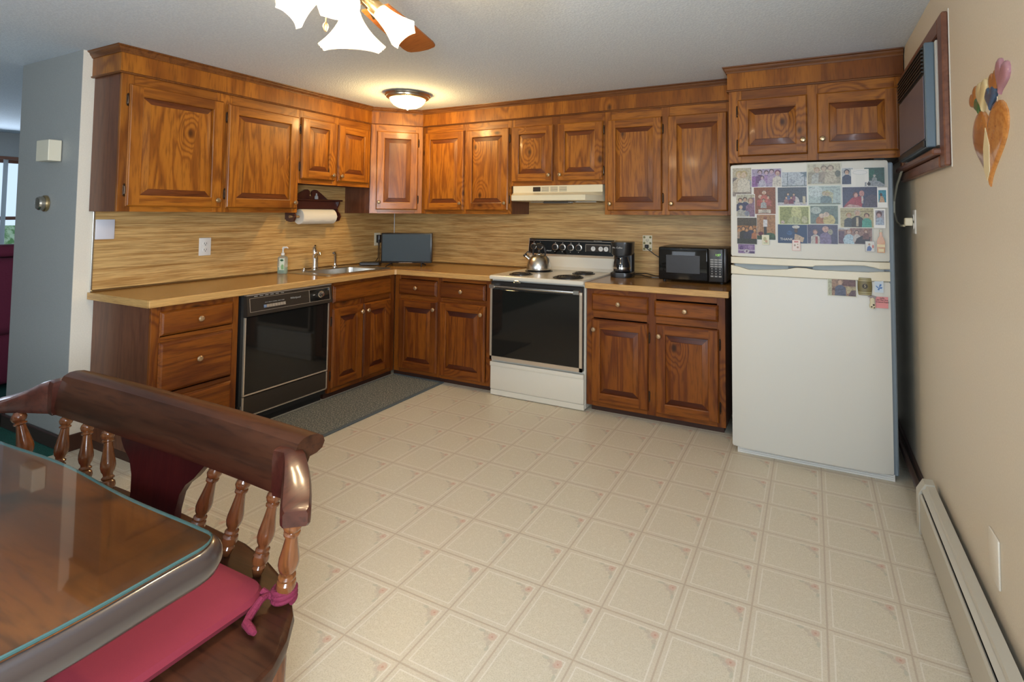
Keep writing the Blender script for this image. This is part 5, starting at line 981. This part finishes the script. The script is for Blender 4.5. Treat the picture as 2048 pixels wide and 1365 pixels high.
# ------------------------------------------------------------------ baseboard heater
r = thing('baseboard_heater', 'putty metal baseboard heater along the foot of the right wall', 'heater', (WX, 0, 0))
hy0, hy1 = -4.05, -1.19
obj('back_plate', M().box(-0.022, -0.0185, hy0, hy1-0.06, 0.02, 0.205), HEATM, r)
obj('top_hood', M().prism([(-0.0185, 0.206), (-0.048, 0.204), (-0.052, 0.196), (-0.046, 0.196), (-0.0185, 0.200)], 'xz', hy0, hy1-0.055), HEATM, r)
obj('damper', M().prism([(-0.050, 0.192), (-0.066, 0.182), (-0.064, 0.179), (-0.048, 0.188)], 'xz', hy0, hy1-0.055), HEATM, r)
obj('front_panel', M().prism([(-0.070, 0.022), (-0.074, 0.022), (-0.074, 0.160), (-0.068, 0.168), (-0.064, 0.166), (-0.070, 0.158)], 'xz', hy0, hy1-0.055), HEATM, r)
obj('heating_fins', M().box(-0.060, -0.024, hy0+0.01, hy1-0.07, 0.06, 0.150), HEATD, r)
obj('end_cap', M().prism([(-0.0185, 0.0), (-0.078, 0.0), (-0.078, 0.166), (-0.054, 0.209), (-0.0185, 0.211)], 'xz', hy1-0.054, hy1), HEATM, r)
tag(obj('heating_pipe', M().tube([(WX-0.042, -1.188, 0.085), (WX-0.042, -0.90, 0.085), (WX-0.042, -0.10, 0.085)], 0.013, 12), mat('dark_pipe', (0.05, 0.03, 0.025), 0.5)), 'dark brown heating pipe running behind the refrigerator along the right wall', 'pipe')

# ------------------------------------------------------------------ door chime and thermostat on the partition
r = thing('door_chime', 'cream rectangular door chime box on the grey wall', 'door chime', (-0.245, YW-0.002, 1.683))
obj('cover', M().box(-0.100, 0.052, -0.060, -0.002, -0.061, 0.061, 0, 0.003), CREAM, r)
obj('mounting_plate', M().box(-0.09, 0.045, -0.002, 0, -0.055, 0.055), WHITEP, r)
r = thing('thermostat', 'round brass-coloured thermostat on the grey wall under the chime', 'thermostat', (-0.360, YW-0.002, 1.378))
obj('base_ring', M().lathe([(0.048, 0), (0.048, -0.010), (0.044, -0.014), (0.02, -0.014)], (0, 0, 0), 'y', 32), BRASS, r)
obj('dial', M().lathe([(0.040, -0.012), (0.040, -0.032), (0.034, -0.040), (0.012, -0.043), (0.001, -0.043)], (0, 0, 0), 'y', 32), NICKEL, r)

# ------------------------------------------------------------------ floor mat
r = thing('floor_mat', 'grey flecked runner mat along the dishwasher and sink', 'rug', (0, 0, 0))
obj('pile', M().box(0.600, 1.085, -2.10, -0.602, 0.001, 0.009, 0, 0.002), RUG, r)
obj('bound_edge', M().box(1.0855, 1.112, -2.12, -0.58, 0.001, 0.010, 0, 0.003).box(0.60, 1.0855, -0.6015, -0.58, 0.001, 0.010, 0, 0.003), RUGE, r)

# ------------------------------------------------------------------ ceiling lamp
r = thing('ceiling_lamp', 'flush dome ceiling lamp with brushed nickel rim, lit, in the kitchen corner', 'lamp', (0.935, -0.855, CZ))
obj('rim', M().lathe([(0.150, -0.001), (0.168, -0.001), (0.172, -0.008), (0.168, -0.018), (0.160, -0.022), (0.158, -0.032), (0.146, -0.040), (0.136, -0.042), (0.130, -0.034)], (0, 0, 0), 'z', 56), NICKEL, r)
obj('glass_dome', M().lathe([(0.134+0.0, -0.036), (0.133, -0.046), (0.124, -0.066), (0.104, -0.088), (0.074, -0.104), (0.038, -0.112), (0.001, -0.114)], (0, 0, 0), 'z', 56), DOME, r)
obj('finial', M().lathe([(0.008, -0.113), (0.009, -0.118), (0.004, -0.124), (0.001, -0.126)], (0, 0, 0), 'z', 16), NICKEL, r)
point('ceiling_lamp_light', (0.935, -0.855, CZ-0.15), 20, (1.0, 0.70, 0.30), 0.05)

# ------------------------------------------------------------------ ceiling fan with light kit
FC = Vector((2.39, -2.71, 0)); BZ = 2.075
r = thing('ceiling_fan', 'ceiling fan with oak blades and lit frosted glass shades, above the dining end', 'ceiling fan', (FC.x, FC.y, CZ))
dz = -CZ
obj('motor_housing', M().lathe([(0.065, -0.001), (0.07, -0.02), (0.05, -0.045), (0.03, -0.06), (0.06, -0.075), (0.115, -0.095), (0.130, -0.13), (0.120, -0.175), (0.075, -0.20), (0.05, -0.203), (0.048, -0.21), (0.050, -0.215), (0.050, -0.235), (0.030, -0.250), (0.01, -0.255)], (0, 0, 0), 'z', 36), NICKEL, r)
for k in range(4):
    a = math.radians(110.4+90*k); c, s = math.cos(a), math.sin(a)
    def T(x, y, z): return (x*c-y*s, x*s+y*c, z)
    zb_ = BZ-CZ
    out = [(0.20, -0.050), (0.35, -0.060), (0.62, -0.068), (0.655, -0.064), (0.672, -0.054), (0.685, -0.020), (0.685, 0.020), (0.672, 0.054), (0.655, 0.064), (0.62, 0.068), (0.35, 0.060), (0.20, 0.050)]
    g = M().loft([[T(x, y, zb_-y*0.20+q) for x, y in out] for q in (0, 0.006)])
    bl = obj('blade', g, BLADE, r)
    obj('blade_iron', M().loft([[T(x, y*w_, zb_-0.006-y*w_*0.2+q) for x, y in ((0.09, -0.018), (0.19, -0.022), (0.27, -0.040), (0.28, 0.0), (0.27, 0.040), (0.19, 0.022), (0.09, 0.018))] for q, w_ in ((0, 1), (0.004, 1))]), NICKEL, bl)
SHZ = -0.285
bulbs = []
for k, (az, tl_, L_, Rm, pz) in enumerate(((35, 48, 0.100, 0.052, -0.215), (128, 24, 0.120, 0.108, -0.165), (208, 50, 0.095, 0.052, -0.175), (312, 40, 0.105, 0.060, -0.170))):
    a = math.radians(az); t_ = math.radians(tl_)
    d = Vector((math.cos(a)*math.sin(t_), math.sin(a)*math.sin(t_), -math.cos(t_))); p0 = Vector((math.cos(a)*0.050, math.sin(a)*0.050, pz)); p1 = p0+d*0.045
    arm = obj('lamp_arm', M().tube([p0-d*0.01, p1], [0.014, 0.018], 14).lathe([(0.024, 0), (0.026, 0.012), (0.026, 0.030), (0.022, 0.034)], p1, d, 20), BRASS, r)
    u_ = d.orthogonal().normalized(); v_ = d.cross(u_); n = 128; R = []
    for f in [q/12 for q in range(13)]:
        rad = 0.026+(Rm-0.026)*(0.30*f+0.70*f**2.2); sq = 0.25*f; ring_ = []
        for j in range(n):
            th = 2*PI*j/n; cs, sn = math.cos(th), math.sin(th)
            kx = 1/max(abs(cs), abs(sn)); rr = rad*(1-sq+sq*kx)*(1+0.016*math.sin(th*32)*(k == 1))
            hgt = 0.028+L_*f + 0.014*(f**3)*(kx-1)*2.4
            ring_.append(p1+d*hgt+(u_*cs+v_*sn)*rr)
        R.append(ring_)
    obj('glass_shade', M().loft(R, 0, False, False), SHADE, arm)
    bc = p1+d*0.085
    obj('bulb', M().lathe([(0.012, 0.030), (0.014, 0.045), (0.026, 0.066), (0.030, 0.085), (0.024, 0.104), (0.010, 0.113), (0.001, 0.114)], p1, d, 20), BULB, arm)
    bulbs.append(FC+Vector((0, 0, CZ))+p1+d*0.120)
for p in bulbs: point('fan_bulb_light', p, 9.0, WARM, 0.025)
ch = obj('pull_chain', M().tube([(-0.05, -0.03, -0.262), (-0.052, -0.032, -0.310)], 0.0016, 6), BRASS, r)
obj('chain_fob', M().lathe([(0.002, 0.0), (0.008, -0.008), (0.009, -0.016), (0.004, -0.030), (0.001, -0.032)], (-0.052, -0.032, -0.310), 'z', 12), KNOBM, ch)

# ------------------------------------------------------------------ living room glimpse
r = thing('sofa', 'burgundy upholstered sofa seen past the grey wall in the living room', 'sofa', (-1.62, -1.9, 0.009))
obj('seat_base', M().box(-0.80, 0.02, -0.95, 0.95, 0.05, 0.44, 0, 0.05, 3), SOFAM, r)
obj('backrest', M().box(-0.16, 0.10, -0.95, 0.95, 0.42, 0.98, 0, 0.08, 4), SOFAM, r)
obj('arm', M().box(-0.78, 0.08, -1.13, -0.955, 0.05, 0.66, 0, 0.07, 4), SOFAM, r)
obj('arm', M().box(-0.78, 0.08, 0.955, 1.13, 0.05, 0.66, 0, 0.07, 4), SOFAM, r)
for a, b in ((-0.7, -0.9), (0.0, -0.9), (-0.7, 0.9), (0.0, 0.9)): obj('leg', M().lathe([(0.02, 0), (0.028, 0.055)], (a, b, 0), 'z', 12), TOE, r)
o = obj('sofa_cushion', M().box(-0.10, 0.10, -0.38, 0.38, 0, 0.09, 0, 0.04, 4), SOFAM); o.location = (-1.70, -1.9, 0.992); tag(o, 'rolled burgundy cushion on top of the sofa back', 'cushion')
for k in range(11):
    g = M().box(-0.0008, 0.0008, -0.038, 0.038, -1.36, 0)
    y = -2.46+0.165*k
    o = obj('blind_vane', g, BLIND); o.location = (-4.68, y, 1.93); o.rotation_euler = (0, 0, 0.75)
    tag(o, 'white vertical blind vane in front of the living room window', 'blind', 'vertical blind vanes in the living room window')
tag(obj('blind_rail', M().box(-4.71, -4.65, -2.56, -0.70, 1.931, 1.965, 0, 0.003), TRIMW), 'brown head rail above the vertical blinds', 'rail')

# ------------------------------------------------------------------ dining table with glass top
TZ = 0.748
def table_outline(off=0.0):
    # right end x = 2.80, far edge y = -3.285, scalloped
    hx, hy = 0.62, 0.50; cx, cy = 2.805-0.62*1.0-0.0, -3.785
    P = []
    X1 = 2.806+off; X0 = 1.25-off; Y1 = -3.280+off; Y0 = -4.30-off
    rc = 0.055+off
    def sc(f): return 0.008*math.sin(f*PI*4)*math.sin(f*PI)       # gentle waves
    n = 30
    for k in range(n+1):                                            # far edge, x rising
        f = k/n; P.append((X0+rc+(X1-X0-2*rc)*f, Y1+sc(f)))
    for q in range(1, 7):
        a = PI/2-PI/2*q/6; P.append((X1-rc+rc*math.cos(a), Y1-rc+rc*math.sin(a)))
    for k in range(1, n+1):
        f = k/n; P.append((X1+0.010*math.sin(f*PI*4)*math.sin(f*PI), Y1-rc-(Y1-Y0-2*rc)*f))
    for q in range(1, 7):
        a = -PI/2*q/6; P.append((X1-rc+rc*math.cos(a), Y0+rc+rc*math.sin(a)))
    for k in range(1, n+1):
        f = k/n; P.append((X1-rc-(X1-X0-2*rc)*f, Y0-sc(f)))
    for q in range(1, 7):
        a = -PI/2-PI/2*q/6; P.append((X0+rc+rc*math.cos(a), Y0+rc+rc*math.sin(a)))
    for k in range(1, n):
        f = k/n; P.append((X0, Y0+rc+(Y1-Y0-2*rc)*f))
    for q in range(0, 6):
        a = PI-PI/2*q/6; P.append((X0+rc+rc*math.cos(a), Y1-rc+rc*math.sin(a)))
    return P
r = thing('dining_table', 'dark knotty pine dining table with scalloped edge, near left', 'table', (2.03, -3.79, 0))
def tl(P, z): return [(a-2.03, b+3.79, z) for a, b in P]
EDGE = mat('table_edge_dark_varnish', (0.040, 0.026, 0.022), 0.32, coat=0.9)
obj('tabletop', M().loft([tl(table_outline(-0.03), TZ-0.060), tl(table_outline(-0.015), TZ-0.058), tl(table_outline(-0.002), TZ-0.047), tl(table_outline(0.004), TZ-0.030), tl(table_outline(0.003), TZ-0.015), tl(table_outline(-0.003), TZ-0.005), tl(table_outline(-0.012), TZ)], [1]*0 or 0), TABLE, r)
tt = [c for c in r.children][0]
tt.data.materials.append(EDGE)
for p in tt.data.polygons:
    if abs(p.normal.z) < 0.93: p.material_index = 1
obj('apron', M().box(-0.55, 0.55, -0.35, 0.35, TZ-0.14, TZ-0.0605), TABLE, r)
for a, b in ((-0.50, -0.30), (0.50, -0.30), (-0.50, 0.30), (0.50, 0.30)):
    obj('leg', M().lathe([(0.022, 0), (0.026, 0.03), (0.018, 0.06), (0.030, 0.16), (0.038, 0.30), (0.024, 0.36), (0.034, 0.38), (0.024, 0.40), (0.036, 0.46), (0.036, TZ-0.141)], (a, b, 0), 'z', 20), TURN, r)
g = M().loft([tl(table_outline(-0.014), TZ+0.0008), tl(table_outline(-0.012), TZ+0.003), tl(table_outline(-0.012), TZ+0.006), tl(table_outline(-0.014), TZ+0.0075)], 0)
o = obj('glass_table_cover', g, [TGLASS, GEDGE]); o.location = (2.03, -3.79, 0); tag(o, 'clear glass sheet with greenish edge lying on the dining table', 'glass')
for p in o.data.polygons:
    if abs(p.normal.z) < 0.9: p.material_index = 1

# ------------------------------------------------------------------ bench
BX = 1.965
r = thing('wooden_bench', 'dark stained captain style bench with turned spindles, across the table', 'bench', (BX, -3.0, 0))
def prof_crest(x, y, zt_, zb_, nx=0.0, ny=-1.0):
    # section (d toward front, z): roll at top back
    S = [(0.022, zb_), (0.028, zb_+0.03), (0.022, zb_+0.070), (0.014, zt_-0.030), (0.004, zt_-0.010), (-0.012, zt_-0.001), (-0.030, zt_), (-0.052, zt_-0.004), (-0.068, zt_-0.015), (-0.073, zt_-0.030), (-0.066, zt_-0.044), (-0.050, zt_-0.051), (-0.030, zt_-0.052), (-0.018, zt_-0.080), (-0.014, zb_+0.02), (-0.014, zb_)]
    return [(x+nx*d, y+ny*d, z) for d, z in S]
def yc(x): return 0.020-0.010*(abs(x)/0.6)**3       # crest curve in local y
R = []
for k in range(25):
    x = -0.570+1.20*k/24; R.append(prof_crest(x, yc(x), 0.770, 0.634))
obj('crest_rail', M().loft(R), BENCH, r)
def armsec(x, y, zt_, zb_, w, ang):
    c, s = math.cos(ang), math.sin(ang)     # width direction
    pts = [(-1, 0.15), (-1, 0.8), (-0.85, 0.97), (-0.5, 1.0), (0.5, 1.0), (0.85, 0.97), (1, 0.8), (1, 0.15), (0.85, 0.0), (-0.85, 0.0)]
    return [(x+c*p*w/2, y+s*p*w/2, zb_+(zt_-zb_)*q) for p, q in pts]
for s_ in (1, -1):
    st = [(0.575, yc(0.56)-0.016, 0.748, 0.636, 0.040, 90), (0.615, 0.000, 0.750, 0.637, 0.048, 84), (0.645, -0.014, 0.743, 0.640, 0.054, 72), (0.674, -0.032, 0.729, 0.644, 0.058, 60), (0.702, -0.052, 0.714, 0.648, 0.061, 50), (0.728, -0.072, 0.702, 0.650, 0.063, 44), (0.748, -0.088, 0.695, 0.651, 0.063, 40), (0.762, -0.099, 0.692, 0.652, 0.060, 38), (0.768, -0.104, 0.688, 0.655, 0.050, 38)]
    if s_ < 0: st = [(q[0]-0.035*min(1, (q[0]-0.5)/0.2),)+q[1:] for q in st]
    R = [armsec(s_*x, y, a, b, w, math.radians(an) if s_ > 0 else math.radians(180-an)) for x, y, a, b, w, an in st]
    obj('arm', M().loft(R), BENCHY, r)
def spindle(xt, yt, zt_, xb_, yb_, zb_, sc=1.0):
    a = Vector((xb_, yb_, zb_)); b = Vector((xt, yt, zt_)); L_ = (b-a).length
    pr = [(0.009, 0), (0.0125, 0.05), (0.0150, 0.10), (0.0115, 0.13), (0.0175, 0.155), (0.0190, 0.20), (0.0175, 0.245), (0.0125, 0.27), (0.0165, 0.29), (0.0165, 0.31), (0.0120, 0.33), (0.0125, 0.36), (0.0170, 0.40), (0.0195, 0.46), (0.0190, 0.52), (0.0155, 0.62), (0.0120, 0.74), (0.0110, 0.80), (0.0155, 0.815), (0.0155, 0.835), (0.0115, 0.85), (0.0160, 0.875), (0.0185, 0.915), (0.0165, 0.955), (0.0110, 0.985), (0.010, 1.0)]
    return obj('spindle', M().lathe([(q*sc, h*L_) for q, h in pr], a, (b-a), 22), TURN, r)
ZS_ = 0.4312
for s_ in (1, -1):
    for xt, xb_, yb_ in ((0.285, 0.225, -0.005), (0.410, 0.372, -0.005), (0.540, 0.520, -0.020)):
        spindle(s_*xt+0.010, yc(xt)-0.006, 0.6335, s_*xb_+0.006, yb_, ZS_)
    spindle(0.722 if s_ > 0 else -0.665, -0.072, 0.6485, 0.662 if s_ > 0 else -0.615, -0.045, ZS_, 1.12)
sp = [(-0.235, 0.645), (0.235, 0.645), (0.225, 0.615), (0.185, 0.575), (0.150, 0.55), (0.128, 0.52), (0.118, 0.47), (0.120, 0.4315), (-0.120, 0.4315), (-0.118, 0.47), (-0.128, 0.52), (-0.150, 0.56), (-0.190, 0.585), (-0.225, 0.62)]
g = M().loft([[(x, 0.012+d+(z-0.43)*0.10, z) for x, z in sp] for d in (-0.009, 0.009)])
obj('back_splat', g, SPLAT, r)
half = [(0, 0.065), (0.37, 0.055), (0.49, 0.035), (0.59, 0.008), (0.655, -0.020), (0.715, -0.058), (0.765, -0.110), (0.800, -0.170), (0.815, -0.240), (0.810, -0.330), (0.780, -0.390), (0.710, -0.420), (0.4, -0.430), (0, -0.430)]
full = half + [(-x, y) for x, y in reversed(half[1:-1])]
def sc_(P, k, z): return [(x-(k if x > 0.01 else -k if x < -0.01 else 0), y+(-k if y > -0.15 else k), z) for x, y in P]
obj('seat', M().loft([sc_(full, 0.010, 0.392), sc_(full, 0.002, 0.398), sc_(full, 0, 0.412), sc_(full, 0.002, 0.424), sc_(full, 0.010, 0.430)]), BENCH, r)
for a, b in ((-0.62, -0.04), (0.62, -0.04), (-0.62, -0.36), (0.62, -0.36)):
    obj('leg', M().lathe([(0.016, 0), (0.02, 0.02), (0.024, 0.08), (0.018, 0.12), (0.028, 0.20), (0.03, 0.28), (0.02, 0.32), (0.026, 0.34), (0.022, 0.3915)], (a, b, 0), 'z', 18), TURN, r)
obj('stretcher', M().tube([(-0.62, -0.04, 0.14), (0.62, -0.04, 0.14)], 0.012, 12).tube([(-0.62, -0.36, 0.14), (0.62, -0.36, 0.14)], 0.012, 12), TURN, r)

# ------------------------------------------------------------------ seat cushion with ties
r = thing('seat_cushion', 'long burgundy seat cushion tied to the bench', 'cushion', (BX, -3.0, 0.431))
n = 8; R = []
for z, ins in ((0.001, 0.022), (0.008, 0.008), (0.022, 0.0), (0.034, 0.006), (0.041, 0.022), (0.045, 0.06)):
    R.append([(a, b, z) for a, b in rrect(0.040, -0.235, 1.20-2*ins, 0.355-2*ins, 0.055-ins*0.4, 6)])
obj('pad', M().loft(R), BURG, r)
wr = []
for k in range(60):
    a = 2*PI*3*k/59; wr.append((0.664+0.0225*math.cos(a), -0.047+0.0225*math.sin(a), 0.004+0.030*k/59))
obj('tie', M().tube(wr, 0.0062, 8).tube([(0.625, -0.075, 0.030), (0.640, -0.070, 0.022), (0.655, -0.066, 0.018)], 0.007, 8), TIE, r)
obj('tie', M().tube([(0.640, -0.066, 0.022), (0.645, -0.090, 0.026), (0.648, -0.115, 0.012), (0.660, -0.133, 0.0085), (0.690, -0.140, 0.0085), (0.702, -0.142, 0.0085)], [0.006, 0.008, 0.009, 0.009, 0.008, 0.005], 10), TIE, r)

bpy.context.view_layer.update()
